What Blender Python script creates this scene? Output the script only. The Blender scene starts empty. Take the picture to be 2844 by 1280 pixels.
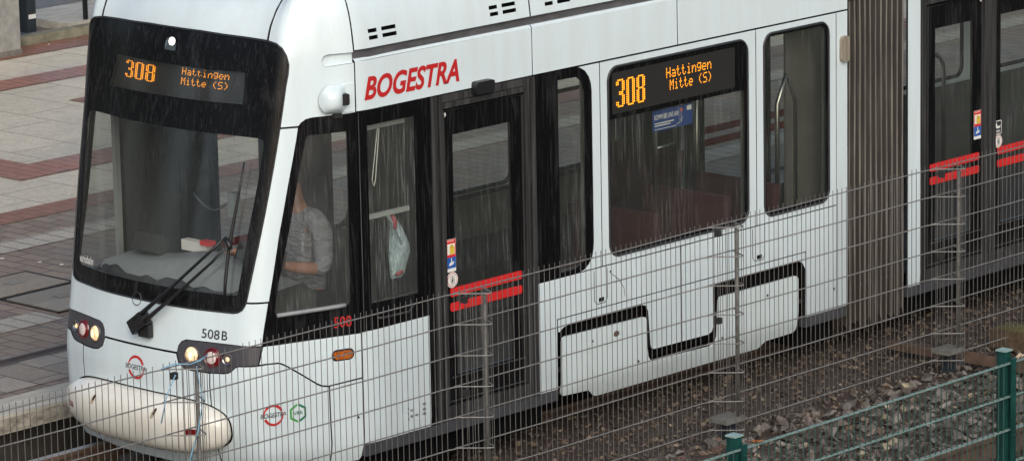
import bpy, bmesh, math, random
import numpy as np
from mathutils import Vector, Matrix
from mathutils.geometry import delaunay_2d_cdt
R = math.radians
random.seed(7); rng = np.random.RandomState(11)
sc = bpy.context.scene
COL = sc.collection

# ------------------------------------------------------------ camera
yaw, pit, rol = R(43.206), R(12.315), R(-1.107)
fwd = Vector((-math.sin(yaw)*math.cos(pit), math.cos(yaw)*math.cos(pit), -math.sin(pit)))
rgt = Vector((math.cos(yaw), math.sin(yaw), 0)); upv = rgt.cross(fwd)
r2 = rgt*math.cos(rol) + upv*math.sin(rol); u2 = upv*math.cos(rol) - rgt*math.sin(rol)
cam = bpy.data.objects.new('camera', bpy.data.cameras.new('camera')); COL.objects.link(cam)
m = Matrix((r2, u2, -fwd)).transposed().to_4x4(); m.translation = Vector((19.706, -18.345, 7.392))
cam.matrix_world = m
cam.data.sensor_width = 36; cam.data.lens = 11612/2844*36
cam.data.clip_start = 0.5; cam.data.clip_end = 900
sc.camera = cam

# ------------------------------------------------------------ sky and sun (overcast, rainy)
SUN_EL, SUN_AZ = 34, 128
w = bpy.data.worlds.new('World'); sc.world = w; w.use_nodes = True
nt = w.node_tree; bg = nt.nodes['Background']
sky = nt.nodes.new('ShaderNodeTexSky'); sky.sky_type = 'NISHITA'; sky.sun_disc = False
sky.sun_elevation = R(SUN_EL); sky.sun_rotation = R(SUN_AZ); sky.air_density = 1.0; sky.dust_density = 4.0; sky.ozone_density = 1.6
nt.links.new(sky.outputs['Color'], bg.inputs['Color']); bg.inputs['Strength'].default_value = 0.12
sl = bpy.data.lights.new('sun', 'SUN'); sl.energy = 1.1; sl.angle = R(60); sl.color = (1.0, 0.985, 0.95)
so = bpy.data.objects.new('sun', sl); COL.objects.link(so)
az = R(SUN_AZ)
sd = Vector((math.sin(az)*math.cos(R(SUN_EL)), math.cos(az)*math.cos(R(SUN_EL)), math.sin(R(SUN_EL))))
so.rotation_euler = (-sd).to_track_quat('-Z', 'Y').to_euler()
sc.view_settings.view_transform = 'Standard'; sc.view_settings.look = 'None'
sc.view_settings.exposure = 0.30; sc.view_settings.gamma = 1

# ------------------------------------------------------------ helpers: naming
def tag(o, label=None, cat=None, group=None, kind=None):
    if label: o['label'] = label
    if cat: o['category'] = cat
    if group: o['group'] = group
    if kind: o['kind'] = kind
    return o
def empty(name, loc=(0, 0, 0), label=None, cat=None, group=None, parent=None):
    o = bpy.data.objects.new(name, None); COL.objects.link(o); o.location = loc; o.empty_display_size = 0.1
    if parent: o.parent = parent
    return tag(o, label, cat, group)

# ------------------------------------------------------------ helpers: materials
def mat(name):
    mt = bpy.data.materials.new(name); mt.use_nodes = True
    n = mt.node_tree; return mt, n, n.nodes['Principled BSDF']
def tex(n, kind, **kw):
    t = n.nodes.new('ShaderNodeTex'+kind)
    for k, v in kw.items(): t.inputs[k].default_value = v
    return t
def coords(n, scale=(1, 1, 1), out='Object'):
    tc = n.nodes.new('ShaderNodeTexCoord'); mp = n.nodes.new('ShaderNodeMapping')
    n.links.new(tc.outputs[out], mp.inputs['Vector']); mp.inputs['Scale'].default_value = scale
    return mp.outputs['Vector']
def ramp(n, fac, stops):
    r = n.nodes.new('ShaderNodeValToRGB'); e = r.color_ramp.elements
    while len(e) < len(stops): e.new(0.5)
    for i, (p, c) in enumerate(stops):
        e[i].position = p; e[i].color = (c[0], c[1], c[2], 1) if not isinstance(c, (int, float)) else (c, c, c, 1)
    n.links.new(fac, r.inputs['Fac']); return r.outputs['Color']
def mix(n, fac, a, b, mode='MIX'):
    x = n.nodes.new('ShaderNodeMix'); x.data_type = 'RGBA'; x.blend_type = mode; x.clamp_factor = True
    for v, idx in ((fac, 0), (a, 6), (b, 7)):
        if isinstance(v, (tuple, list)): x.inputs[idx].default_value = (v[0], v[1], v[2], 1)
        elif isinstance(v, (int, float)): x.inputs[idx].default_value = v
        else: n.links.new(v, x.inputs[idx])
    return x.outputs[2]
def bump(n, h, bs, strength=0.3, dist=0.01):
    b = n.nodes.new('ShaderNodeBump'); b.inputs['Strength'].default_value = strength; b.inputs['Distance'].default_value = dist
    n.links.new(h, b.inputs['Height']); n.links.new(b.outputs['Normal'], bs.inputs['Normal'])
def simple(name, c, rough=0.5, metal=0.0, emit=None, es=0, var=0.0, scale=(8, 8, 8), coat=0, spec=None):
    mt, n, b = mat(name)
    b.inputs['Roughness'].default_value = rough; b.inputs['Metallic'].default_value = metal
    b.inputs['Coat Weight'].default_value = coat
    if spec is not None: b.inputs['Specular IOR Level'].default_value = spec
    if var:
        t = tex(n, 'Noise', Scale=1.0, Detail=6.0, Roughness=0.65); n.links.new(coords(n, scale), t.inputs['Vector'])
        lo = tuple(x*(1-var) for x in c); hi = tuple(min(1, x*(1+var)) for x in c)
        n.links.new(ramp(n, t.outputs['Fac'], [(0.3, lo), (0.7, hi)]), b.inputs['Base Color'])
    else: b.inputs['Base Color'].default_value = (*c, 1)
    if emit:
        b.inputs['Emission Color'].default_value = (*emit, 1); b.inputs['Emission Strength'].default_value = es
    return mt
def paint(name, c, dirt=(0.36, 0.33, 0.26), amount=0.5, low=0.25, high=1.0, rough=0.22):
    """white tram paint: thin vertical rain runs, specks, and road film that is thicker near the ground"""
    mt, n, b = mat(name)
    t1 = tex(n, 'Noise', Scale=1.0, Detail=5.0, Roughness=0.6); n.links.new(coords(n, (7, 7, 1.1)), t1.inputs['Vector'])
    t2 = tex(n, 'Noise', Scale=1.0, Detail=4.0, Roughness=0.6); n.links.new(coords(n, (55, 55, 4)), t2.inputs['Vector'])
    t3 = tex(n, 'Voronoi', Scale=26.0); n.links.new(coords(n), t3.inputs['Vector'])
    sx = n.nodes.new('ShaderNodeSeparateXYZ'); tc = n.nodes.new('ShaderNodeTexCoord'); n.links.new(tc.outputs['Object'], sx.inputs[0])
    mr = n.nodes.new('ShaderNodeMapRange'); mr.inputs['From Min'].default_value = high; mr.inputs['From Max'].default_value = low
    n.links.new(sx.outputs['Z'], mr.inputs['Value'])
    runs = ramp(n, t1.outputs['Fac'], [(0.42, 0.0), (0.75, 1.0)])
    fine = ramp(n, t2.outputs['Fac'], [(0.5, 0.0), (0.8, 1.0)])
    a = mix(n, runs, c, tuple(c[i]*0.84+dirt[i]*0.16 for i in range(3)))
    a2 = mix(n, fine, a, tuple(c[i]*0.90+dirt[i]*0.1 for i in range(3)))
    film = n.nodes.new('ShaderNodeMath'); film.operation = 'MULTIPLY'; n.links.new(mr.outputs['Result'], film.inputs[0])
    add = n.nodes.new('ShaderNodeMath'); add.operation = 'ADD'; add.inputs[1].default_value = 0.25; n.links.new(t1.outputs['Fac'], add.inputs[0])
    n.links.new(add.outputs[0], film.inputs[1])
    f2 = n.nodes.new('ShaderNodeMath'); f2.operation = 'MULTIPLY'; f2.inputs[1].default_value = amount; n.links.new(film.outputs[0], f2.inputs[0])
    a3 = mix(n, f2.outputs[0], a2, dirt)
    sp = ramp(n, t3.outputs['Distance'], [(0.035, 1.0), (0.06, 0.0)])
    f3 = n.nodes.new('ShaderNodeMath'); f3.operation = 'MULTIPLY'; f3.inputs[1].default_value = 0.35; n.links.new(sp, f3.inputs[0])
    a4 = mix(n, f3.outputs[0], a3, dirt)
    n.links.new(a4, b.inputs['Base Color'])
    b.inputs['Roughness'].default_value = rough; b.inputs['Coat Weight'].default_value = 0.5; b.inputs['Coat Roughness'].default_value = 0.08
    tb = tex(n, 'Noise', Scale=1.0, Detail=2.0); n.links.new(coords(n, (2.2, 2.2, 1.6)), tb.inputs['Vector'])
    bump(n, tb.outputs['Fac'], b, 0.12, 0.02)
    return mt
def wetdark(name, c, c2, rough=0.12, sc_=(70, 70, 3.0), lo=0.52, hi=0.8, coat=0.0):
    """dark glossy surface with vertical rain runs and broad pale reflections painted in"""
    mt, n, b = mat(name)
    t = tex(n, 'Noise', Scale=1.0, Detail=5.0, Roughness=0.7, Distortion=0.3); n.links.new(coords(n, sc_), t.inputs['Vector'])
    f = ramp(n, t.outputs['Fac'], [(lo, 0.0), (hi, 1.0)])
    n.links.new(mix(n, f, c, c2), b.inputs['Base Color'])
    b.inputs['Roughness'].default_value = rough; b.inputs['Coat Weight'].default_value = coat
    tl_ = tex(n, 'Noise', Scale=1.0, Detail=3.0, Roughness=0.6, Distortion=1.2); n.links.new(coords(n, (9, 9, 1.3)), tl_.inputs['Vector'])
    fl_ = ramp(n, tl_.outputs['Fac'], [(0.55, 0.0), (0.80, 0.55)])  # broad wavy pale streaks painted in for branch-like reflections
    n.links.new(mix(n, fl_, mix(n, f, c, c2), c2), b.inputs['Base Color'])
    b.inputs['Specular IOR Level'].default_value = 0.28
    rr = ramp(n, t.outputs['Fac'], [(0.4, rough), (0.75, min(1, rough+0.35))]); n.links.new(rr, b.inputs['Roughness'])
    bump(n, t.outputs['Fac'], b, 0.25, 0.004)
    return mt
def glass(name, tint=(0.62, 0.66, 0.64), streak_haze=0.10, refl=1.5):
    mt = bpy.data.materials.new(name); mt.use_nodes = True; n = mt.node_tree
    for x in list(n.nodes): n.nodes.remove(x)
    out = n.nodes.new('ShaderNodeOutputMaterial'); tr = n.nodes.new('ShaderNodeBsdfTransparent'); tr.inputs['Color'].default_value = (*tint, 1)
    gl = n.nodes.new('ShaderNodeBsdfGlossy'); gl.inputs['Roughness'].default_value = 0.02; gl.inputs['Color'].default_value = (1, 1, 1, 1)
    df = n.nodes.new('ShaderNodeBsdfDiffuse'); df.inputs['Color'].default_value = (0.55, 0.57, 0.57, 1)
    lw = n.nodes.new('ShaderNodeLayerWeight'); lw.inputs['Blend'].default_value = 0.5
    pw = n.nodes.new('ShaderNodeMath'); pw.operation = 'POWER'; pw.inputs[1].default_value = 4.0; n.links.new(lw.outputs['Facing'], pw.inputs[0])
    fr = n.nodes.new('ShaderNodeMath'); fr.operation = 'MULTIPLY_ADD'; fr.inputs[1].default_value = 0.9; fr.inputs[2].default_value = 0.11; n.links.new(pw.outputs[0], fr.inputs[0])
    t = tex(n, 'Noise', Scale=1.0, Detail=5.0, Roughness=0.7, Distortion=0.4); n.links.new(coords(n, (75, 75, 3.2)), t.inputs['Vector'])
    t2 = tex(n, 'Noise', Scale=1.0, Detail=3.0, Roughness=0.6); n.links.new(coords(n, (3, 3, 2)), t2.inputs['Vector'])
    f = ramp(n, t.outputs['Fac'], [(0.48, 0.0), (0.8, 1.0)])
    g = ramp(n, t2.outputs['Fac'], [(0.38, 0.0), (0.68, 1.4)])
    ml = n.nodes.new('ShaderNodeMath'); ml.operation = 'MULTIPLY'; n.links.new(f, ml.inputs[0]); n.links.new(g, ml.inputs[1])
    m2 = n.nodes.new('ShaderNodeMath'); m2.operation = 'MULTIPLY_ADD'; m2.inputs[1].default_value = streak_haze*1.6; m2.inputs[2].default_value = streak_haze*0.25; n.links.new(ml.outputs[0], m2.inputs[0])  # pale diffuse rain runs, plus an even veil painted in for haze and reflections
    bp = n.nodes.new('ShaderNodeBump'); bp.inputs['Strength'].default_value = 0.10; bp.inputs['Distance'].default_value = 0.004; n.links.new(t.outputs['Fac'], bp.inputs['Height'])
    n.links.new(bp.outputs['Normal'], gl.inputs['Normal'])
    a = n.nodes.new('ShaderNodeMixShader'); n.links.new(m2.outputs[0], a.inputs[0]); n.links.new(tr.outputs[0], a.inputs[1]); n.links.new(df.outputs[0], a.inputs[2])
    c = n.nodes.new('ShaderNodeMixShader'); n.links.new(fr.outputs[0], c.inputs[0]); n.links.new(a.outputs[0], c.inputs[1]); n.links.new(gl.outputs[0], c.inputs[2])
    n.links.new(c.outputs[0], out.inputs['Surface'])
    return mt

M = {}
M['white'] = paint('tram_white', (0.66, 0.765, 0.80), amount=0.08)
M['skirt'] = paint('skirt_white', (0.665, 0.765, 0.785), amount=0.09, low=0.1, high=0.9)
M['bump'] = paint('bumper_cream', (0.78, 0.775, 0.71), dirt=(0.40, 0.30, 0.18), amount=0.30, low=0.2, high=0.75)
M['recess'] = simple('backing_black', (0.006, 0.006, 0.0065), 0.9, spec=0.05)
M['gasket'] = simple('rubber_gasket', (0.025, 0.027, 0.03), 0.45)
M['frit'] = wetdark('black_glass_border', (0.005, 0.005, 0.006), (0.050, 0.051, 0.053), 0.10, sc_=(60, 60, 1.9), lo=0.55, hi=0.85)
M['doorframe'] = wetdark('door_frame_black', (0.022, 0.022, 0.023), (0.085, 0.085, 0.086), 0.35, (45, 45, 0.9), 0.42, 0.75)
M['gutter'] = simple('gutter_grey', (0.085, 0.085, 0.09), 0.55, var=0.35, scale=(20, 6, 20))
M['sill'] = simple('skirt_edge_grey', (0.055, 0.058, 0.066), 0.5, var=0.25)
M['glass'] = glass('side_glass', (0.80, 0.82, 0.78), 0.12)
M['wsglass'] = glass('windscreen_glass', (0.90, 0.92, 0.90), 0.05)
M['cabglass'] = glass('cab_side_glass', (0.80, 0.83, 0.80), 0.20)
M['red'] = simple('logo_red', (0.50, 0.020, 0.022), 0.35)
M['stripe'] = simple('door_stripe_red', (0.62, 0.022, 0.022), 0.4, var=0.12)
M['ink'] = simple('logo_ink', (0.03, 0.035, 0.04), 0.4)
M['cream'] = simple('sticker_white', (0.75, 0.74, 0.70), 0.5)
M['blue'] = simple('sticker_blue', (0.015, 0.10, 0.38), 0.45)
M['yellow'] = simple('sticker_yellow', (0.66, 0.46, 0.06), 0.45)
M['pink'] = simple('sticker_ring', (0.55, 0.16, 0.14), 0.45)
M['gr1'] = simple('emblem_green', (0.05, 0.33, 0.06), 0.4)
M['gr2'] = simple('emblem_dark_green', (0.01, 0.17, 0.08), 0.4)
M['led'] = simple('led_amber', (0.9, 0.35, 0.02), 0.5, emit=(1.0, 0.33, 0.015), es=1.6)
M['ledhot'] = simple('led_amber_core', (0.9, 0.5, 0.1), 0.5, emit=(1.0, 0.42, 0.05), es=4.0)
M['dispbg'] = simple('display_back', (0.018, 0.0175, 0.016), 0.55, var=0.3, scale=(60, 60, 60))
M['house'] = simple('lamp_housing_grey', (0.055, 0.055, 0.065), 0.38, var=0.12, scale=(30, 30, 30))
M['chrome'] = simple('lamp_chrome', (0.75, 0.75, 0.75), 0.12, 1.0)
M['lamp'] = simple('lamp_lit_warm', (0.9, 0.75, 0.5), 0.3, emit=(1.0, 0.42, 0.10), es=0.60, var=0.3, scale=(30, 30, 30))
M['lamphot'] = simple('lamp_bulb', (1, 0.9, 0.7), 0.3, emit=(1.0, 0.66, 0.28), es=1.0)
M['toplamp'] = simple('top_lamp_lit', (0.6, 0.58, 0.5), 0.15, emit=(1.0, 0.97, 0.85), es=3.0)
M['lensred'] = simple('lens_red', (0.15, 0.006, 0.008), 0.15, coat=1)
M['lenswhite'] = simple('lens_clear', (0.72, 0.60, 0.57), 0.2, var=0.25, scale=(120, 120, 120), coat=1)
M['amber'] = simple('indicator_amber', (0.42, 0.10, 0.008), 0.2, var=0.5, scale=(60, 60, 60), coat=1)
M['black'] = simple('wiper_black', (0.012, 0.012, 0.013), 0.42)
M['rubber'] = simple('rubber', (0.02, 0.02, 0.02), 0.7)
M['steel'] = simple('brushed_steel', (0.45, 0.45, 0.44), 0.3, 1.0)
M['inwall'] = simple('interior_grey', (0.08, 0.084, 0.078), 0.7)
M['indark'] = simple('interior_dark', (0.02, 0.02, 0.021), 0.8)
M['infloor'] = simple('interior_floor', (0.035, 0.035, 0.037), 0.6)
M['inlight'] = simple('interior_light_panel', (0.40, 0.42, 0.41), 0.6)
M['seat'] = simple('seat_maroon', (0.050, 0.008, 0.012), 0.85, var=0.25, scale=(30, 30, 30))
M['dash'] = simple('dashboard_grey', (0.24, 0.26, 0.265), 0.55, var=0.12)
M['jacket'] = simple('jacket_grey', (0.34, 0.34, 0.38), 0.85, var=0.12, scale=(14, 14, 14))
M['skin'] = simple('skin', (0.42, 0.21, 0.145), 0.55)
M['hair'] = simple('hair', (0.03, 0.025, 0.02), 0.7)
M['jeans'] = simple('trousers_dark', (0.02, 0.022, 0.03), 0.85)
M['galv'] = simple('galvanised_wire', (0.20, 0.197, 0.188), 0.6, 0.25, var=0.3, scale=(25, 25, 25))
M['polegrey'] = simple('galvanised_pole', (0.115, 0.112, 0.105), 0.65, 0.2, var=0.5, scale=(25, 25, 14))
M['galvv'] = simple('galvanised_upright', (0.095, 0.094, 0.09), 0.6, 0.25, var=0.35, scale=(25, 25, 9))
M['green'] = simple('green_coating', (0.008, 0.050, 0.045), 0.35, var=0.45, scale=(14, 14, 5))
M['greenw'] = simple('green_wire_coating', (0.16, 0.235, 0.21), 0.35, var=0.3, scale=(30, 30, 30))
M['greend'] = simple('green_upright_coating', (0.018, 0.06, 0.05), 0.4)
M['ribbon'] = simple('blue_plastic', (0.20, 0.40, 0.55), 0.4)
M['bag'] = simple('plastic_bag', (0.66, 0.82, 0.98), 0.25, var=0.2, scale=(18, 18, 18))
n = M['bag'].node_tree; b = n.nodes['Principled BSDF']; t = tex(n, 'Noise', Scale=1.0, Detail=5.0, Roughness=.6, Distortion=2.0); n.links.new(coords(n, (20, 20, 7)), t.inputs['Vector'])
bump(n, t.outputs['Fac'], b, 1.0, 0.06)
M['bagred'] = simple('bag_print_red', (0.45, 0.06, 0.08), 0.4)
M['rust'] = simple('rusty_rail', (0.095, 0.062, 0.045), 0.7, var=0.45, scale=(9, 9, 9))
M['railtop'] = simple('rail_head', (0.52, 0.47, 0.42), 0.28, 0.7, var=0.2, scale=(10, 2, 10))
M['pipe'] = simple('pipe_cream', (0.45, 0.37, 0.26), 0.6, var=0.3, scale=(9, 9, 9))
M['wood'] = simple('old_timber', (0.085, 0.06, 0.036), 0.85, var=0.5, scale=(30, 3, 30))
M['moss'] = simple('moss', (0.085, 0.075, 0.025), 0.95, var=0.5, scale=(30, 30, 30))
M['concrete'] = simple('concrete_grey', (0.26, 0.255, 0.235), 0.75, var=0.25, scale=(9, 9, 9))
M['plate'] = simple('base_plate_grey', (0.13, 0.13, 0.12), 0.7, var=0.3, scale=(20, 20, 20))
M['darkpost'] = simple('post_anthracite', (0.022, 0.030, 0.036), 0.4, var=0.2, scale=(20, 20, 4))
M['leafor'] = simple('dry_leaf', (0.42, 0.15, 0.03), 0.7, var=0.3, scale=(60, 60, 60))

n = M['jacket'].node_tree; b = n.nodes['Principled BSDF']; t = tex(n, 'Noise', Scale=1.0, Detail=4.0, Roughness=.55, Distortion=1.5); n.links.new(coords(n, (7, 7, 16)), t.inputs['Vector'])
bump(n, t.outputs['Fac'], b, 1.0, 0.05)
for k_ in ('lamp',):
    n = M[k_].node_tree; b = n.nodes['Principled BSDF']; t = tex(n, 'Voronoi', Scale=38.0); n.links.new(coords(n, (1, 1, 1)), t.inputs['Vector'])
    n.links.new(ramp(n, t.outputs['Distance'], [(0.1, (1.0, .62, .28)), (0.45, (.75, .30, .08)), (.8, (.25, .09, .03))]), b.inputs['Emission Color'])
# ------------------------------------------------------------ helpers: meshes
class MB:
    """collects shapes, linked as ONE mesh object by build()"""
    def __init__(s): s.v = []; s.f = []; s.mi = []; s.cur = 0; s.parts = []; s.nr = {}; s.rim = False
    def add(s, vs, fs):
        s.parts.append((vs, fs)); o = len(s.v); s.v += [tuple(v) for v in vs]; s.f += [tuple(i+o for i in f) for f in fs]; s.mi += [s.cur]*len(fs)
    def box(s, a, b, rot=None, bev=0):
        (x0, y0, z0), (x1, y1, z1) = a, b
        vs = [Vector((x, y, z)) for x in (x0, x1) for y in (y0, y1) for z in (z0, z1)]
        if rot is not None:
            c = sum(vs, Vector())/8; vs = [c + rot @ (v-c) for v in vs]
        if x1 < x0: vs = vs
        s.add(vs, [(0, 1, 3, 2), (4, 6, 7, 5), (0, 4, 5, 1), (2, 3, 7, 6), (0, 2, 6, 4), (1, 5, 7, 3)])
    def tube(s, pts, r, n=6, closed=False, taper=None, flat=None):
        pts = [Vector(p) for p in pts]; rings = []; k = len(pts)
        prev = None
        for i, p in enumerate(pts):
            a = pts[i-1] if (i > 0 or closed) else p; b = pts[(i+1) % k] if (i < k-1 or closed) else p
            t = (b-a).normalized()
            if prev is None:
                ax = Vector((0, 0, 1)) if abs(t.z) < 0.9 else Vector((1, 0, 0)); nx = t.cross(ax).normalized()
            else: nx = (prev - t*prev.dot(t)).normalized()
            prev = nx; ny = t.cross(nx)
            rr = r if taper is None else taper[i]
            rings.append([p + nx*math.cos(2*math.pi*j/n)*rr + ny*math.sin(2*math.pi*j/n)*rr*(flat or 1) for j in range(n)])
        vs = [v for rg in rings for v in rg]; fs = []
        for i in range(k if closed else k-1):
            a = i*n; b = ((i+1) % k)*n
            for j in range(n): fs.append((a+j, a+(j+1) % n, b+(j+1) % n, b+j))
        if not closed: fs += [tuple(range(n))[::-1], tuple(range((k-1)*n, k*n))]
        s.add(vs, fs)
    def disc(s, c, nrm, r, n=20, rz=None, rings=((1, 0),), cap=True):
        """lathe about nrm: rings = (radius factor, height) pairs, last one capped"""
        nrm = Vector(nrm).normalized(); ax = Vector((0, 0, 1)) if abs(nrm.z) < 0.9 else Vector((1, 0, 0))
        x = ax.cross(nrm).normalized(); y = nrm.cross(x); c = Vector(c); vs = []; fs = []
        for (k, h) in rings:
            for j in range(n):
                a = 2*math.pi*j/n; vs.append(c + x*math.cos(a)*r*k + y*math.sin(a)*(rz or r)*k + nrm*h)
        for i in range(len(rings)-1):
            for j in range(n): fs.append((i*n+j, i*n+(j+1) % n, (i+1)*n+(j+1) % n, (i+1)*n+j))
        if cap: fs.append(tuple(range((len(rings)-1)*n, len(rings)*n)))
        s.add(vs, fs)
    def each(s, name, mats, parent=None, **kw):
        for vs, fs in s.parts:
            q = MB(); q.add(vs, fs); q.build(name, mats, parent, **kw)
    def build(s, name, mats, parent=None, smooth=False, loc=None, angle=None):
        me = bpy.data.meshes.new(name); me.from_pydata(s.v, [], s.f)
        for mt in (mats if isinstance(mats, (list, tuple)) else [mats]): me.materials.append(mt)
        if any(s.mi): me.polygons.foreach_set('material_index', s.mi)
        me.validate(); me.update()
        o = bpy.data.objects.new(name, me); COL.objects.link(o)
        if loc is not None:
            me.transform(Matrix.Translation(-Vector(loc))); o.location = loc
        if parent:
            o.parent = parent
            wl = Vector(); q = parent
            while q: wl += q.location; q = q.parent
            if wl.length > 0 and loc is None: me.transform(Matrix.Translation(-wl))
        if smooth:
            if angle: me.shade_smooth() if hasattr(me, 'shade_smooth') else None
            me.polygons.foreach_set('use_smooth', [True]*len(me.polygons))
        return o

# ------------------------------------------------------------ tram skin: u runs round the nose from the centre line, z up
BP = np.array([(0, -.905), (.2, -.90), (.4, -.88), (.6, -.835), (.72, -.805), (.82, -.775), (.885, -.725), (.925, -.65), (.955, -.56),
               (1.005, -.40), (1.065, -.21), (1.11, -.08), (1.137, .02), (1.15, .12), (1.15, .3)])
def catmull(P, n=14):
    Q = np.vstack([2*P[0]-P[1], P, 2*P[-1]-P[-2]]); Q[0] = (-P[1][0], P[1][1]); o = []
    for i in range(1, len(Q)-2):
        for t in np.linspace(0, 1, n, endpoint=False):
            a, b, c, d = Q[i-1:i+3]
            o.append(.5*((2*b)+(c-a)*t+(2*a-5*b+4*c-d)*t*t+(3*b-a-3*c+d)*t**3))
    o.append(P[-1]); return np.array(o)
BC = catmull(BP); BL = np.concatenate([[0], np.cumsum(np.hypot(*np.diff(BC, axis=0).T))])
U0 = BL[-1]-.3
BT = np.gradient(BC, BL, axis=0); BT /= np.hypot(BT[:, 0], BT[:, 1])[:, None]
ZS = [0, .15, .3, .5, .8, .96, 1.33, 2.0, 2.425, 2.75, 2.88, 2.95, 3.03, 3.1, 3.16, 3.2, 3.3, 3.4, 3.5, 3.6]
DS = [.22, .13, .05, -.0, -.02, 0, .06, .2, .29, .355, .382, .40, .425, .465, .515, .56, .72, .95, 1.5, 2.4]
OS = [.12, .05, 0, 0, 0, 0, 0, 0, 0, 0, .005, .014, .025, .038, .056, .072, .13, .24, .5, .9]
def smooth_tab(xs, ys, lo, hi, st, sg):
    sg = max(sg, st); g = np.arange(lo-4*sg, hi+4*sg, st); y = np.interp(g, xs, ys)
    kn = int(round(4*sg/st)); kx = np.arange(-kn, kn+1)*st; kk = np.exp(-kx**2/(2*sg*sg)); kk /= kk.sum()
    pad = len(kx)//2; yy = np.convolve(np.pad(y, pad, mode='edge'), kk, mode='valid')
    return g, yy
ZG, DG = smooth_tab(ZS, DS, 0, 3.5, .01, .035)
ZO, OG = smooth_tab(ZS, OS, 0, 3.5, .01, .03)
WG, WV = smooth_tab([-.9, -.80, -.74, -.6, -.3, 0], [1, .97, .80, .55, .2, 0], -1, .2, .005, .025)
def surf(u, z):
    sg = 1 if u >= 0 else -1; u = abs(u)
    if u > BL[-1]: bx, by, tx, ty = 1.15, u-U0, 0., 1.
    else:
        bx = np.interp(u, BL, BC[:, 0]); by = np.interp(u, BL, BC[:, 1]); tx = np.interp(u, BL, BT[:, 0]); ty = np.interp(u, BL, BT[:, 1])
    d = np.interp(z, ZG, DG); o = np.interp(z, ZO, OG)
    o += np.interp(z, [.2, .35, .6, .9, 1.15], [0, -.03, -.03, -.02, 0])*np.interp(by, [-.8, -.5, -.1], [1, .6, 0])
    wv = 0 if by > .05 else np.interp(by, WG, WV)
    if z > 2.9 and by < .3: pass
    return Vector((sg*(bx-o*ty), by+d*wv, z))
def nrm(u, z):
    e = .006; a = surf(u+e, z)-surf(u-e, z); b = surf(u, z+e)-surf(u, z-e)
    return a.cross(b).normalized()
def onskin(u, z, off=0.0):
    p = surf(u, z)
    return p + nrm(u, z)*off if off else p
def dens(P, st):
    o = []
    for i in range(len(P)):
        a, b = P[i], P[(i+1) % len(P)]; L = math.hypot(b[0]-a[0], b[1]-a[1]); k = max(1, int(math.ceil(L/st)))
        for j in range(k): o.append((a[0]+(b[0]-a[0])*j/k, a[1]+(b[1]-a[1])*j/k))
    return o
def inside(p, P):
    x, y = p; c = False; j = len(P)-1
    for i in range(len(P)):
        xi, yi = P[i]; xj, yj = P[j]
        if (yi > y) != (yj > y) and x < (xj-xi)*(y-yi)/(yj-yi+1e-12)+xi: c = not c
        j = i
    return c
def rrect(x0, y0, x1, y1, r, n=6):
    r4 = r if isinstance(r, (list, tuple)) else [r]*4; o = []
    for (cx, cy, a0, rr) in ((x1-r4[0], y1-r4[0], 0, r4[0]), (x0+r4[1], y1-r4[1], 90, r4[1]), (x0+r4[2], y0+r4[2], 180, r4[2]), (x1-r4[3], y0+r4[3], 270, r4[3])):
        for k in range(n+1):
            a = R(a0+90*k/n); o.append((cx+rr*math.cos(a), cy+rr*math.sin(a)))
    return o
def chaikin(P, it=2, keep=()):
    for _ in range(it):
        o = []
        for i in range(len(P)):
            a, b = P[i], P[(i+1) % len(P)]
            o += [(a[0]*.75+b[0]*.25, a[1]*.75+b[1]*.25), (a[0]*.25+b[0]*.75, a[1]*.25+b[1]*.75)]
        P = o
    return P
def panel(mb, outer, holes=(), off=0.0, thick=0.018, st=0.07, grid=True, offf=None, bev=0.0):
    """a sheet lying on the tram skin with outline and holes given in (u, z), edges turned inward"""
    loops = [outer]+list(holes); flat = all(abs(u) > U0+.1 and 0.3 <= z <= 2.86 for u, z in outer) and offf is None
    loops = [dens(L, 9 if flat else st) for L in loops]
    pts = []; edges = []
    for L in loops:
        b = len(pts); pts += L; edges += [(b+i, b+(i+1) % len(L)) for i in range(len(L))]
    if not flat:
        us = [p[0] for p in loops[0]]; zs_ = [p[1] for p in loops[0]]
        gu = np.arange(min(us)+st/2, max(us), st); gz = np.arange(min(zs_)+st/2, max(zs_), st)
        B = np.array(pts)
        for a in gu:
            for c in gz:
                if inside((a, c), loops[0]) and not any(inside((a, c), h) for h in loops[1:]):
                    if np.min((B[:, 0]-a)**2+(B[:, 1]-c)**2) > (st*.45)**2: pts.append((a, c))
    res = delaunay_2d_cdt([Vector(p) for p in pts], edges, [], 0, 1e-5)
    V, F = res[0], res[2]
    keep = []
    for f in F:
        c = (sum(V[i][0] for i in f)/len(f), sum(V[i][1] for i in f)/len(f))
        if inside(c, loops[0]) and not any(inside(c, h) for h in loops[1:]): keep.append(list(f))
    out = []
    for f in keep:
        a = sum((V[f[i]][0]*V[f[(i+1) % len(f)]][1]-V[f[(i+1) % len(f)]][0]*V[f[i]][1]) for i in range(len(f)))
        out.append(f if a > 0 else f[::-1])
    base = len(mb.v)
    offs = [off+(offf(p[0], p[1]) if offf else 0) for p in V]
    P3 = [onskin(p[0], p[1], o) for p, o in zip(V, offs)]
    for i_, p_ in enumerate(V):
        if offf is None: mb.nr[base+i_] = nrm(p_[0], p_[1])
    mb.add(P3, out)
    if thick:
        cnt = {}
        for f in out:
            for i in range(len(f)):
                e = (f[i], f[(i+1) % len(f)]); cnt[e] = 1
        bd = [e for e in cnt if (e[1], e[0]) not in cnt]
        vs = []; fs = []
        for (a, b) in bd:
            na, nb = nrm(V[a][0], V[a][1]), nrm(V[b][0], V[b][1]); k = len(vs)
            vs += [P3[a], P3[b], P3[b]-nb*thick, P3[a]-na*thick]; fs.append((k+1, k, k+3, k+2))
        c0 = mb.cur; mb.cur = c0+(1 if mb.rim else 0); mb.add(vs, fs); mb.cur = c0
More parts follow.
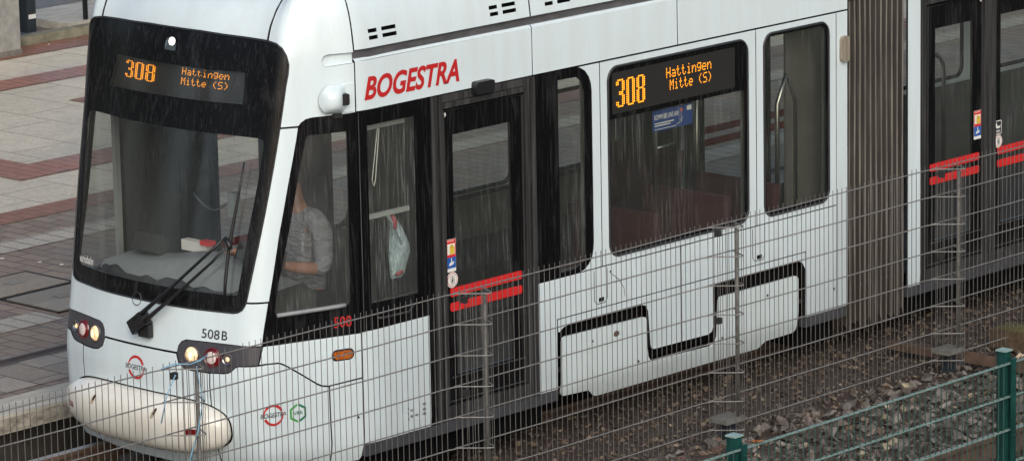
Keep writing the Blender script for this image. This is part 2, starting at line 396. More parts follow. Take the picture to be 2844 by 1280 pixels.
def skin(name, parent, mt, outer, holes=(), off=0.0, thick=0.018, st=0.07, sides=(1,), offf=None, smooth=True):
    """one object per side asked for; sides -1 mirrors to the far flank"""
    res = []
    for s in sides:
        mb = MB(); mb.rim = mt is M['white']
        panel(mb, [(s*u, z) for u, z in outer], [[(s*u, z) for u, z in h] for h in holes], off, thick, st, offf=offf)
        nf = len(mb.f)
        o = mb.build(name, [mt, M['gasket']] if mb.rim and thick else mt, parent); me = o.data
        if smooth:
            me.polygons.foreach_set('use_smooth', [True]*len(me.polygons))
            if mb.nr:
                ln = []
                for p in me.polygons:
                    for v_ in p.vertices: ln.append(tuple(mb.nr[v_]) if v_ in mb.nr else tuple(p.normal))
                me.normals_split_custom_set(ln)
        res.append(o)
    return res if len(sides) > 1 else res[0]
Y = lambda L: [(U0+a, b) for a, b in L]        # side features are written as distance along the tram
def yr(y0, z0, y1, z1, r=0.0, n=6):
    return Y(rrect(y0, z0, y1, z1, r, n)) if r else Y([(y0, z0), (y1, z0), (y1, z1), (y0, z1)])

tram = empty('tram', (0, 0, 0), 'white and black articulated city tram, line 308, standing at the platform in the rain', 'tram')

# ---- body panels
G = 0.005
WS = [(0, 2.98), (.253, 2.979), (.61, 2.966), (.793, 2.959), (.901, 2.948), (.977, 2.921), (1.032, 2.878), (1.062, 2.823), (1.057, 2.765), (1.036, 2.688),
      (1.0, 2.45), (.94, 2.04), (.90, 1.76), (.866, 1.53), (.854, 1.43), (.848, 1.36), (.838, 1.315), (.82, 1.283), (.79, 1.265), (.749, 1.258), (.475, 1.256), (.216, 1.256), (0, 1.256)]
WSfull = WS + [(-u, z) for u, z in WS[::-1]][1:-1]
def wsx(z):
    E_ = [(1.036, 2.688), (1.0, 2.45), (.94, 2.04), (.90, 1.76), (.866, 1.53), (.854, 1.43), (.848, 1.36), (.838, 1.315)]
    return np.interp(z, [e[1] for e in E_[::-1]], [e[0] for e in E_[::-1]])
HS = [(.345, .965), (.351, 1.005), (.375, 1.036), (.412, 1.052), (.542, 1.054), (.75, 1.054), (.863, 1.053), (.957, 1.047), (.952, 1.0), (.940, .934),
      (.814, .928), (.789, .918), (.772, .897), (.745, .880), (.712, .873), (.60, .867), (.468, .867), (.41, .878), (.365, .905)]
CW = [(.966, 1.050), (1.003, 1.325), (1.054, 1.734), (1.112, 2.06), (1.174, 2.354), (1.188, 2.415), (1.211, 2.446), (1.251, 2.464), (1.311, 2.472), (1.609, 2.474)]
# nose panel between windscreen and lamps
sdR = [(.345, .97), (.351, 1.01), (.375, 1.042), (.412, 1.058), (.542, 1.060), (.75, 1.060), (.962, 1.056), (.997, 1.322), (.846, 1.322), (.838, 1.305), (.82, 1.277), (.79, 1.259), (.749, 1.252), (.475, 1.250), (.216, 1.250)]
skin('nose_panel', tram, M['white'], sdR + [(-u, z) for u, z in sdR[::-1]], st=.05)
# windscreen pillars
pr_ = [(wsx(1.334)+.007, 1.334), (1.002, 1.334), (1.050, 1.734), (1.108, 2.06), (1.168, 2.354), (1.179, 2.42)] + [(wsx(z)+.008, z) for z in (2.42, 2.2, 2.0, 1.8, 1.6, 1.45)]
skin('pillar', tram, M['white'], pr_, st=.05, sides=(1, -1))
# head panel beside and above the cab window, with the rail recess
RC = [(U0-.006, 2.868), (1.46, 2.868), (1.425, 2.86), (1.407, 2.842), (1.403, 2.825), (1.412, 2.803), (1.44, 2.789), (U0-.006, 2.80)]
hp = [(wsx(2.432)+.008, 2.432), (1.184, 2.432), (1.207, 2.452), (1.249, 2.470), (1.311, 2.478), (1.609, 2.481), (U0-.006, 2.483), (U0-.006, 2.80)] + RC[-2:0:-1] + [(U0-.006, 2.868), (U0-.006, 3.40), (.815, 3.40),
      (.809, 2.966), (.903, 2.956), (.982, 2.928), (1.040, 2.884), (1.070, 2.824), (1.065, 2.765), (1.044, 2.69)]
skin('head_panel', tram, M['white'], hp, st=.045, sides=(1, -1))
for s in (1, -1):
    mb = MB(); L_ = [(a, b_ + (.002 if b_ < 2.83 else -.002)) for a, b_ in RC]
    A_ = [onskin(s*a, b_, .0) for a, b_ in L_]; B_ = [onskin(s*a, b_, -.024) for a, b_ in L_]; k = len(L_)
    mb.add(A_+B_, [(i, i+1, k+i+1, k+i) for i in range(k-1)]); mb.build('recess_wall', M['skirt'], tram, smooth=True)
skin('rail_recess', tram, M['white'], [(1.39, 2.77), (U0-.004, 2.77), (U0-.004, 2.88), (1.39, 2.88)], off=-.022, thick=0, sides=(1, -1))
fh = [(-.791, 2.968), (-.61, 2.975), (-.253, 2.987), (.253, 2.987), (.61, 2.975), (.791, 2.968), (.794, 3.42), (-.794, 3.42)]
skin('forehead_panel', tram, M['white'], fh, st=.05)
# lower front
lf = [(-.604, .200), (.604, .200), (.604, .858), (.468, .861), (.41, .871), (.36, .90), (.338, .957), (-.338, .957), (-.36, .90), (-.41, .871), (-.468, .861), (-.604, .858)]
skin('lower_nose_panel', tram, M['white'], lf, st=.05)
cs_ = [(.938, .926), (1.0, .930), (1.078, .926), (1.10, .918), (1.145, .894), (1.251, .822), (1.352, .751), (1.385, .732), (1.437, .722)]
skin('corner_panel', tram, M['white'], [(.613, .200), (1.437, .200)] + cs_[::-1] + [(.814, .921), (.794, .911), (.777, .892), (.748, .874), (.712, .866), (.613, .861)], st=.055, sides=(1, -1))
IND = rrect(1.465, .882, 1.628, .958, .036)
cu_ = [(.948, .938), (1.0, .940), (1.080, .936), (1.105, .927), (1.150, .902), (1.256, .831), (1.357, .760), (1.390, .742), (1.44, .733), (1.678, .753)]
skin('cab_side_panel', tram, M['white'], cu_ + [(1.680, 1.043), (.973, 1.047)], holes=[IND], st=.06, sides=(1, -1))
skin('cab_skirt_panel', tram, M['white'], [(1.447, .200), (1.665, .200), (1.680, .225), (1.680, .743), (1.447, .724)], st=.08, sides=(1, -1))
skin('side_panel', tram, M['white'], yr(.004, .303, .606, 1.048), sides=(1, -1))
# upper band
for (a, b) in ((.004, 1.634), (1.642, 3.105), (3.113, 4.976)):
    skin('cantrail_panel', tram, M['white'], yr(a, 2.488, b, 2.806), sides=(1, -1))
    for s in (1, -1):
        mb = MB(); q = [surf(s*(U0+a), 2.806), surf(s*(U0+b), 2.806)]
        t_ = Vector((-.014*s, 0, .016)); t3 = Vector((-.05*s, 0, .018))
        mb.add([q[0], q[1], q[1]+t_, q[0]+t_, q[0]+t3, q[1]+t3], [(0, 1, 2, 3), (3, 2, 5, 4)]); mb.build('cantrail_lip', M['white'], tram)
# roof fairings with vents
def slots(y, z=2.985, w=.24):
    o = []
    for dz in (0, -.044):
        sh = .004 if dz else 0
        o += [yr(y+sh, z+dz-.0125, y+.078+sh, z+dz+.0125), yr(y+.122+sh, z+dz-.0125, y+w+.01+sh, z+dz+.0125)]
    return o
for (a, b, vs) in ((.006, 1.628, (.13, 1.25)), (1.640, 5.0, (1.78, 3.3))):
    hs = [h for v in vs for h in slots(v)]
    for s in (1, -1):
        skin('roof_fairing', tram, M['white'], yr(a, 2.880, b, 3.40), holes=hs, st=.06, sides=(s,), thick=.012)
skin('gutter', tram, M['gutter'], yr(.0, 2.815, 5.0, 2.885), off=-.026, thick=0, sides=(1, -1))
# side between door and bellows
W1 = [(1.655, 2.478), (2.049, 2.478), (2.104, 2.468), (2.150, 2.442), (2.186, 2.398), (2.206, 2.35), (2.213, 2.30), (2.213, 1.26), (2.208, 1.208), (2.194, 1.158), (2.161, 1.113), (2.11, 1.08), (2.05, 1.062), (1.655, 1.058)]
def grow(P, d):
    n = len(P); o = []
    for i in range(n):
        a, b, c = P[i-1], P[i], P[(i+1) % n]
        e1 = (b[0]-a[0], b[1]-a[1]); e2 = (c[0]-b[0], c[1]-b[1]); l1 = math.hypot(*e1) or 1; l2 = math.hypot(*e2) or 1
        nx = (e1[1]/l1+e2[1]/l2)/2; ny = (-e1[0]/l1-e2[0]/l2)/2; l = max(.5, nx*nx+ny*ny)
        o.append((b[0]+nx*d/l, b[1]+ny*d/l))
    A = sum(P[i][0]*P[(i+1) % n][1]-P[(i+1) % n][0]*P[i][1] for i in range(n))
    return o if A > 0 else grow_neg(P, d)
def grow_neg(P, d): return grow(P[::-1], d)[::-1]
W2 = rrect(2.377, 1.112, 3.860, 2.432, .10, 8); W3 = rrect(4.028, 1.110, 4.767, 2.434, .095, 8)
strip1 = [(2.299, 1.074), (2.299, 2.476), (2.098, 2.476)] + [(a+.008, b) for a, b in W1[3:12]] + [(2.075, 1.074)]
skin('window_post_panel', tram, M['white'], Y(strip1), sides=(1, -1))
skin('window_surround', tram, M['white'], yr(2.307, 1.074, 3.943, 2.476), holes=[Y(grow(W2, .003))], sides=(1, -1))
skin('window_surround', tram, M['white'], yr(3.951, 1.074, 4.844, 2.476), holes=[Y(grow(W3, .003))], sides=(1, -1))
skin('end_strip', tram, M['white'], yr(4.852, .303, 4.976, 2.476), sides=(1, -1))
gapo = [(1.842, .303), (1.842, .66), (1.86, .695), (1.90, .722), (1.943, .728), (2.70, .728), (2.745, .715), (2.768, .675), (2.79, .43), (2.80, .402), (2.83, .392), (3.41, .384), (3.445, .398), (3.461, .43), (3.461, .70), (3.475, .728), (3.515, .738), (4.42, .728), (4.455, .712), (4.488, .66), (4.488, .303)]
hs_ = Y(rrect(2.262, .828, 2.316, .858, .004, 2)); hs2 = Y(rrect(3.945, .826, 4.0, .856, .004, 2))
skin('lower_panel', tram, M['white'], Y([(1.660, .303), (1.838, .303), (1.838, .790), (3.118, .790), (3.118, 1.066), (1.660, 1.066)]), holes=[hs_], sides=(1, -1))
skin('lower_panel', tram, M['white'], Y([(3.126, .790), (4.492, .790), (4.492, .303), (4.844, .303), (4.844, 1.066), (3.126, 1.066)]), holes=[hs2], sides=(1, -1))
skin('arch_panel', tram, M['white'], Y([(1.846, .78), (1.848, .70)] + gapo[2:11] + [(3.118, .388), (3.118, .783), (1.86, .783)]), sides=(1, -1))
skin('arch_panel', tram, M['white'], Y([(3.126, .388)] + gapo[11:20] + [(4.487, .783), (3.126, .783)]), sides=(1, -1))
skirt = [(1.897, .245), (1.915, .236), (2.173, .222), (2.20, .205), (2.234, .175), (2.262, .162), (2.295, .158), (4.010, .153), (4.030, .162), (4.068, .190), (4.093, .198), (4.365, .201), (4.395, .206), (4.412, .225), (4.414, .60), (4.40, .622), (4.375, .628),
         (3.560, .628), (3.54, .62), (3.532, .60), (3.515, .34), (3.495, .30), (3.45, .281), (2.85, .303), (2.80, .312), (2.772, .345), (2.762, .42), (2.758, .60), (2.748, .630), (2.725, .637), (1.93, .652), (1.905, .646), (1.893, .625), (1.890, .26)]
skin('bogie_skirt', tram, M['skirt'], Y(skirt), off=-.004, sides=(1, -1))
for s in (1, -1):
    mb = MB()
    mb.disc((s*1.150, 2.19, .57), (s, 0, 0), .010, 10, rings=((1, 0), (.9, .003))); mb.disc((s*1.150, 2.66, .335), (s, 0, 0), .011, 10, rings=((1, 0), (.9, .003)))
    mb.disc((s*1.150, 4.06, .545), (s, 0, 0), .010, 10, rings=((1, 0), (.9, .003))); mb.disc((s*1.150, 3.56, .33), (s, 0, 0), .010, 10, rings=((1, 0), (.9, .003)))
    mb.each('fastener', M['sill'], tram)
    mb = MB(); mb.disc((s*1.147, 2.44, .575), (s, 0, 0), .030, 14, .020, rings=((1, 0), (.9, .004))); mb.build('worn_patch', M['rust'], tram)
for s in (1, -1):
    for ya, yb_ in ((2.216, 2.349), (3.897, 4.030)):
        mb = MB(); mb.tube([(s*1.151, ya, 1.055), (s*1.151, ya, .845), (s*1.151, ya+.025, .818), (s*1.151, yb_-.025, .818), (s*1.151, yb_, .845), (s*1.151, yb_, 1.055)], .0032, 4); mb.build('hatch_seam', M['sill'], tram)
    mb = MB(); mb.tube([(s*1.152, 2.40, 1.0), (s*1.153, 2.47, .95), (s*1.152, 2.52, .88), (s*1.151, 2.53, .82)], .0022, 4); mb.disc((s*1.151, 2.385, 1.02), (s, 0, 0), .010, 8, rings=((1, 0), (.8, .004))); mb.build('loose_wire', M['sill'], tram)
# backing behind every seam, and the roof cap
for s in (1, -1):
    mb = MB()
    us = list(np.linspace(0, U0+.05, 40)) + [U0+5.0]; zz = list(np.linspace(2.47, 3.40, 18))
    def grid_skin(mb, us, zz, off):
        b = len(mb.v); vs = [onskin(s*u, z, off) for u in us for z in zz]; nz = len(zz)
        fs = []
        for i in range(len(us)-1):
            for j in range(nz-1):
                f = (i*nz+j, (i+1)*nz+j, (i+1)*nz+j+1, i*nz+j+1); fs.append(f if s > 0 else f[::-1])
        mb.add(vs, fs)
    grid_skin(mb, [u for u in us if u >= .80], zz, -.030)
    grid_skin(mb, [u for u in us if u <= .80]+[.82], [z for z in zz if z > 2.96], -.030)
    grid_skin(mb, list(np.linspace(0, U0+.60, 46)), list(np.linspace(.24, 1.04, 14)), -.030)
    grid_skin(mb, list(np.linspace(0, .80, 16)), [1.03, 1.15, 1.235], -.030)
    grid_skin(mb, list(np.linspace(.82, 1.0, 6)), [1.03, 1.2, 1.31], -.030)
    grid_skin(mb, [.868, .90, .95, .99], [1.30, 1.40, 1.52], -.030)
    grid_skin(mb, [U0+1.66, U0+4.97], [.30, .70, 1.05], -.075)
    for (a, b, c, d) in ((2.22, 1.04, 2.37, 2.49), (3.87, 1.04, 4.02, 2.49), (4.775, 1.04, 4.97, 2.49), (2.2, 2.44, 4.97, 2.50), (2.1, 1.03, 4.97, 1.105)):
        grid_skin(mb, [U0+a, U0+c], [b, d], -.024)
    grid_skin(mb, [U0+4.80, U0+4.97], [.305, 1.05], -.024)
    mb.build('seam_backing', M['recess'], tram)
mb = MB(); ring = [surf(u, 3.40) for u in np.linspace(-U0, U0, 61)]
ring = [surf(-(U0+5.0), 3.40)] + ring + [surf(U0+5.0, 3.40)]
mb.add([p+Vector((0, 0, 0)) for p in ring], [tuple(range(len(ring)))]); mb.build('roof', M['white'], tram)

# ---- black window band of the cab, doors and first window (one glazed strip with openings)
INc = [(1.064, 1.240), (1.59, 1.240), (1.612, 1.27), (1.612, 2.30), (1.606, 2.366), (1.28, 2.366), (1.256, 2.345), (1.196, 2.097), (1.128, 1.727), (1.078, 1.493), (1.048, 1.265)]
IN2 = Y([(.085, 1.225), (.515, 1.215), (.515, 2.385), (.085, 2.385)])
cwout = CW[:-1] + [(U0-.004, 2.474)]
for s in (1, -1):
    win = skin('cab_window', tram, M['frit'], [(.969, 1.054)] + [(u, z) for u, z in CW[1:-1]] + [(U0-.004, 2.477), (U0-.004, 1.050)], holes=[INc], off=-.002, sides=(s,), st=.06, thick=.01)
    skin('pane', win, M['cabglass'], INc, off=-.008, thick=0, sides=(s,), st=.06)
    # sliding-window rail
    mb = MB(); mb.tube([onskin(s*u, z, .004) for u, z in [(1.066, 1.236), (1.2, 1.237), (1.35, 1.238), (1.5, 1.240), (1.57, 1.243)]], .014, 6)
    mb.build('window_rail', M['dash'], win, smooth=True)
    win = skin('cab_door_window', tram, M['frit'], Y([(.002, 1.050), (.608, 1.050), (.608, .30), (.664, .30), (.664, 2.484), (.002, 2.484)]), holes=[IN2], off=-.002, sides=(s,), thick=.01)
    skin('pane', win, M['cabglass'], IN2, off=-.008, thick=0, sides=(s,))
    mb = MB(); mb.tube([(s*1.153, .006, 1.05), (s*1.153, .004, 2.48)], .004, 4); mb.build('seam_strip', M['doorframe'], win)
    mb = MB(); mb.tube([(s*1.160, .12, 1.125), (s*1.172, .16, 1.120), (s*1.172, .40, 1.116), (s*1.160, .46, 1.15)], .008, 6); mb.build('handrail', M['doorframe'], win, smooth=True)
    W1i = [(1.885, 1.10), (2.06, 1.106), (2.12, 1.135), (2.148, 1.20), (2.150, 1.30), (2.152, 2.30), (2.13, 2.37), (2.075, 2.412), (1.885, 2.415)]
    win = skin('window', tram, M['frit'], Y(W1), holes=[Y(W1i)], off=-.002, sides=(s,), thick=.012)
    skin('pane', win, M['glass'], Y(W1i), off=-.008, thick=0, sides=(s,))
# ---- destination window and quarter window
def rounded_window(P, s, name, band=None):
    inn = grow(P, -.030)
    if band: inn = [(a, min(b, band)) for a, b in inn]
    inn2 = []
    for q in inn:
        if not inn2 or math.hypot(q[0]-inn2[-1][0], q[1]-inn2[-1][1]) > 1e-4: inn2.append(q)
    win = skin(name, tram, M['frit'], Y(P), holes=[Y(inn2)], off=-.004, sides=(s,), thick=.014)
    skin('pane', win, M['glass'], Y(inn2), off=-.010, thick=0, sides=(s,))
    mb = MB(); c = [onskin(s*(U0+a), b, .002) for a, b in grow(P, -.007)]
    mb.tube(c, .009, 5, closed=True); mb.build('gasket', M['gasket'], win, smooth=True)
    return win
for s in (1, -1):
    w2 = rounded_window(W2, s, 'window', 2.068)
    w3 = rounded_window(W3, s, 'window')
    if s == 1: w2_right = w2
# bright bevel under the big windows
# ---- doors
def door(y0, y1, s, hinge, clear, label_no=True):
    """single leaf with frame; y0..y1 outside of the leaf"""
    d = empty('door', (0, 0, 0), parent=tram)
    mb = MB(); panel(mb, [(s*u, z) for u, z in Y(rrect(y0, .405, y1, 2.385, .015, 3))], [[(s*u, z) for u, z in Y(clear)]], off=-.012, thick=.03)
    mb.build('leaf', M['frit'], d)
    mb = MB(); panel(mb, [(s*u, z) for u, z in Y(clear)], [], off=-.020, thick=0)
    mb.build('pane', M['glass'], d)
    mb = MB()
    for a, b in (((y0+.045, .585), (y1-.02, .585)), ((y0+.02, .425), (y1-.02, .425))): mb.tube([(s*1.142, a[0], a[1]), (s*1.142, b[0], b[1])], .006, 5)
    mb.build('door_trim', M['doorframe'], d)
    mb = MB(); mb.tube([(s*1.142, y0+.012, .41), (s*1.142, y0+.012, 2.37), (s*1.142, y1-.012, 2.37), (s*1.142, y1-.012, .41)], .007, 5)
    mb.build('seal', M['rubber'], d)
    mb = MB()
    for z0, z1, r in ((1.128, 1.186, .014), (1.029, 1.087, .014)):
        panel(mb, [(s*u, z) for u, z in Y(rrect(y0+.045, z0, y1-.04, z1, r, 4))], [], off=-.008, thick=.004)
    mb.build('safety_stripe', M['stripe'], d)
    return d
cl1 = [(.874, .60), (1.432, .60), (1.432, 2.205), (.874, 2.205)]
for s in (1, -1):
    d1 = door(.776, 1.548, s, 1, cl1)
    if s == 1: door_r = d1
    fr = MB()
    for (a, b, dd) in ((.668, .696, .004), (.700, .735, -.006), (.739, .772, .006)):
        panel(fr, [(s*u, z) for u, z in Y([(a, .302), (b, .302), (b, 2.478), (a, 2.478)])], [], off=dd, thick=.03)
    for (a, b, dd) in ((1.552, 1.600, .004), (1.604, 1.652, .010)):
        panel(fr, [(s*u, z) for u, z in Y([(a, .302), (b, .302), (b, 2.478), (a, 2.478)])], [], off=dd, thick=.03)
    for (a, b, dd) in ((2.390, 2.425, .010), (2.429, 2.478, .0), (.302, .398, .002)):
        panel(fr, [(s*u, z) for u, z in Y([(.774, a), (1.550, a), (1.550, b), (.774, b)])], [], off=dd, thick=.03)
    fr.build('door_frame', M['doorframe'], tram)
    mb = MB(); panel(mb, [(s*u, z) for u, z in Y(rrect(1.050, 2.448, 1.218, 2.528, [.02, .02, .004, .004], 4))], [], off=.055, thick=.06); mb.build('door_camera', M['black'], tram)
    # grey sill edge below the body
    mb = MB()
    for a, b in ((.0, 1.84), (4.49, 4.97)): mb.box((s*1.085, a, .225), (s*1.146, b, .300))
    mb.each('sill', M['sill'], tram)

# ---- windscreen
WIN = [(-.76, 2.352), (-.80, 2.31), (-.856, 2.31)]
cl = [(-.770, 1.375), (-.750, 1.366), (0, 1.366), (.750, 1.366), (.770, 1.375), (.775, 1.40), (.804, 1.777), (.834, 2.05), (.858, 2.30), (.850, 2.343), (.82, 2.356), (.4, 2.358), (0, 2.358), (-.4, 2.358), (-.82, 2.356), (-.850, 2.343), (-.858, 2.30), (-.834, 2.05), (-.804, 1.777), (-.775, 1.40)]
dsp = [(-.64, 2.545), (.65, 2.555), (.64, 2.752), (-.575, 2.752)]
ws = skin('windscreen', tram, M['frit'], WSfull, holes=[cl, dsp], off=-.003, thick=.012, st=.045)
skin('pane', ws, M['wsglass'], cl, off=-.010, thick=0, st=.06)
db = skin('display_back', ws, M['dispbg'], [(-.66, 2.53), (.67, 2.53), (.66, 2.77), (-.60, 2.77)], off=-.055, thick=0, st=.06)
skin('display_pane', ws, glass('display_glass', (.82, .83, .82), .05), dsp, off=-.008, thick=0, st=.06)
mb = MB(); mb.tube([onskin(u, z, .001) for u, z in dens(WSfull, .06)], .006, 5, closed=True); mb.build('gasket', M['gasket'], ws, smooth=True)

# ---- LED writing
GL = {'H': ['10001', '10001', '10001', '11111', '10001', '10001', '10001'], 'a': ['00000', '00000', '01110', '00001', '01111', '10001', '01111'],
      't': ['01000', '01000', '11100', '01000', '01000', '01001', '00110'], 'i': ['00100', '00000', '01100', '00100', '00100', '00100', '01110'],
      'n': ['00000', '00000', '10110', '11001', '10001', '10001', '10001'], 'g': ['00000', '01111', '10001', '10001', '01111', '00001', '01110'],
      'e': ['00000', '00000', '01110', '10001', '11111', '10000', '01110'], 'M': ['10001', '11011', '10101', '10101', '10001', '10001', '10001'],
      '(': ['00010', '00100', '01000', '01000', '01000', '00100', '00010'], ')': ['01000', '00100', '00010', '00010', '00010', '00100', '01000'],
      'S': ['01111', '10000', '10000', '01110', '00001', '00001', '11110'], ' ': ['00000']*7}
BIG = {'3': ['011110', '110011', '110011', '000011', '000011', '000011', '001110', '001110', '000011', '000011', '000011', '110011', '110011', '011110'],
       '0': ['011110']+['110011']*12+['011110'],
       '8': ['011110', '110011', '110011', '110011', '110011', '110011', '011110', '110011', '110011', '110011', '110011', '110011', '110011', '011110']}
def leds(mb, rows, u0, z0, du, dz, off, fn, miss=.0):
    for r_, row in enumerate(rows):
        for c_, ch in enumerate(row):
            if ch == '1' and random.random() > miss:
                u, z = u0+c_*du, z0-r_*dz; a, b = du*.40, dz*.36
                q = [(u-a*.6, z-b), (u+a*.6, z-b), (u+a, z), (u+a*.6, z+b), (u-a*.6, z+b), (u-a, z)]
                mb.add([fn(x, y, off) for x, y in q], [tuple(range(6))])
def text_rows(t, tab, gap=1):
    h = len(next(iter(tab.values()))); rows = ['']*h
    for ch in t:
        gw = tab[ch]
        for i in range(h): rows[i] += gw[i]+'0'*gap
    return rows
mb = MB()
leds(mb, text_rows('308', BIG, 1), -.505, 2.722, .0170, .0078, -.045, onskin)
leds(mb, text_rows('Hattingen', GL), .085, 2.738, .0078, .0066, -.045, onskin, .03)
leds(mb, text_rows('Mitte (S)', GL), .085, 2.676, .0078, .0066, -.045, onskin)
mb.build('led_lettering', M['led'], ws)
skside = lambda y, z, o: onskin(U0+y, z, o)
mb = MB(); mb.add([skside(*q, -.003) for q in ((2.43, 2.10), (3.72, 2.10), (3.72, 2.385), (2.43, 2.385))], [(0, 1, 2, 3)]); mb.build('display_back', M['dispbg'], w2_right)
mb = MB()
leds(mb, text_rows('308', BIG, 1), 2.472, 2.328, .0150, .01385, .0015, skside)
leds(mb, text_rows('Hattingen', GL), 2.99, 2.338, .0090, .0105, .0015, skside)
leds(mb, text_rows('Mitte (S)', GL), 3.025, 2.250, .0084, .0105, .0015, skside)
mb.build('led_lettering', M['led'], w2_right)

# ---- lettering and emblems
def text_mesh(txt, mt, parent, name, fn, x0, z0, w_, h_, shear=0.0, bold=0.0, off=.003):
    cu = bpy.data.curves.new('t', 'FONT'); cu.body = txt; cu.size = 1; cu.shear = shear; cu.offset = bold; cu.resolution_u = 4
    ob = bpy.data.objects.new('t', cu); COL.objects.link(ob)
    bpy.context.view_layer.update()
    me = ob.evaluated_get(bpy.context.evaluated_depsgraph_get()).to_mesh()
    vs = [v.co.copy() for v in me.vertices]; fs = [tuple(p.vertices) for p in me.polygons]
    x_0 = min(v.x for v in vs); x_1 = max(v.x for v in vs); y_0 = min(v.y for v in vs); y_1 = max(v.y for v in vs)
    out = [fn(x0+(v.x-x_0)/(x_1-x_0)*w_, z0+(v.y-y_0)/(y_1-y_0)*h_, off) for v in vs]
    bpy.data.objects.remove(ob)
    mb = MB(); mb.add(out, fs); return mb.build(name, mt, parent)
text_mesh('BOGESTRA', M['red'], tram, 'lettering', skside, .068, 2.548, .868, .152, shear=.28, bold=.030)
text_mesh('508', M['ink'], tram, 'fleet_number', onskin, .530, 1.080, .137, .060, bold=.008)
text_mesh('B', M['ink'], tram, 'fleet_letter', onskin, .683, 1.081, .042, .058, bold=.008)
text_mesh('508', M['red'], tram, 'fleet_number', onskin, 1.487, 1.100, .125, .072, off=.001)
text_mesh('variobahn', M['cream'], ws, 'lettering', onskin, -.755, 1.385, .185, .050, bold=.01, off=.001)
text_mesh('9', M['cream'], tram, 'door_number', skside, .792, 2.330, .018, .030, bold=.02, off=-.004)
def emblem(fn, cx, cz, w_, par, shear=.2):
    mb = MB(); r1 = w_*.40; r0 = r1*.76
    for a0, a1 in ((20, 190), (200, 370)):
        n = 20; vs = []; fs = []
        for i in range(n+1):
            a = R(a0+(a1-a0)*i/n); k = 1-.75*(i/n)**3 if a0 == 20 else 1-.75*((i)/n)**3
            rr = r1-(r1-r0)*k
            vs += [fn(cx+rr*math.cos(a), cz+rr*math.sin(a), .0025), fn(cx+r1*math.cos(a), cz+r1*math.sin(a), .0025)]
        for i in range(n): fs.append((2*i, 2*i+1, 2*i+3, 2*i+2))
        mb.add(vs, fs)
    mb.build('emblem_ring', M['red'], par)
    mb = MB(); hh = w_*.17; bw = w_*.5
    mb.add([fn(cx-bw+hh*.1, cz-hh*.72, .003), fn(cx+bw, cz-hh*.72, .003), fn(cx+bw, cz+hh*.72, .003), fn(cx-bw+hh*.1, cz+hh*.72, .003)], [(0, 1, 2, 3)])
    mb.build('emblem_band', M['white'], par)
    text_mesh('BOGESTRA', M['ink'], par, 'lettering', fn, cx-w_*.5, cz-w_*.078, w_, w_*.165, shear=shear, bold=.012, off=.0035)
emblem(onskin, -.012, .818, .195, tram, .05)
emblem(onskin, 1.027, .600, .178, tram, .25)
cx, cz = 1.204, .588
for a0, mt, nm in ((95, M['gr1'], 'emblem_half'), (-85, M['gr2'], 'emblem_half')):
    mb = MB(); vs = []; fs = []
    angs = [90, 150, 210, 270] if a0 == 95 else [-90, -30, 30, 90]
    for a in angs:
        for rr in (.048, .064): 
            x = rr*math.cos(R(a)); sgn = -.004 if a0 == 95 else .004
            vs.append(onskin(cx+x+sgn, cz+rr*math.sin(R(a)), .0025))
    for i in range(3): fs.append((2*i, 2*i+1, 2*i+3, 2*i+2))
    mb.add(vs, fs); mb.build(nm, mt, tram)
text_mesh('VRR', M['gr2'], tram, 'lettering', onskin, cx-.034, cz-.012, .068, .024, bold=.01)
# small service lettering low on the side panel
for (t_, y_, z_) in (('kg 35', .40, .39), ('kg 28', .40, .365), ('t 12', .40, .34), ('H 45', .535, .42), ('P 20', .535, .395), ('P 20', .535, .37)):
    pass
mb = MB()
for (y_, z_, w_) in ((.385, .455, .014), (.385, .425, .014), (.41, .44, .028), (.41, .40, .028), (.385, .385, .014), (.455, .40, .028), (.525, .46, .03), (.525, .425, .03), (.525, .395, .035)):
    for k in range(int(w_/.006)): mb.add([skside(y_+k*.0065, z_, .002), skside(y_+k*.0065+.004, z_, .002), skside(y_+k*.0065+.004, z_+.016, .002), skside(y_+k*.0065, z_+.016, .002)], [(0, 1, 2, 3)])
mb.add([skside(-.055, .485, .002), skside(-.03, .485, .002), skside(-.042, .508, .002)], [(0, 1, 2)])
mb.add([skside(4.80, .463, .002), skside(4.83, .463, .002), skside(4.815, .438, .002)], [(0, 2, 1)])
mb.build('service_markings', M['ink'], tram)

# ---- stickers
def sticker_tall(y, z, par, s=1, off=.002):
    w_ = .090; h = .218
    mb = MB()
    def q(y0, z0, y1, z1, o): mb.add([skside(y+y0, z+z0, o), skside(y+y1, z+z0, o), skside(y+y1, z+z1, o), skside(y+y0, z+z1, o)], [(0, 1, 2, 3)])
    mb.cur = 0; q(0, 0, w_, h, off)
    mb.cur = 1; q(.002, .098, w_-.002, h-.002, off+.0008)
    mb.cur = 2; q(.002, .024, w_-.002, .098, off+.0008)
    mb.cur = 0; q(.010, .116, w_-.010, .188, off+.0016)
    mb.cur = 3; q(.030, .118, w_-.014, .170, off+.0024); q(.040, .165, .060, .184, off+.0024)
    mb.cur = 0
    mb.add([skside(y+a, z+b, off+.0024) for a, b in ((.020, .040), (.062, .048), (.070, .068), (.028, .060))], [(0, 1, 2, 3)])
    mb.add([skside(y+a, z+b, off+.0024) for a, b in ((.042, .064), (.050, .066), (.050, .092), (.042, .092))], [(0, 1, 2, 3)])
    for k in range(6): q(.012+k*.011, .203, .019+k*.011, .209, off+.0016)
    return mb.build('sticker', [M['cream'], M['stripe'], M['blue'], M['yellow']], par)
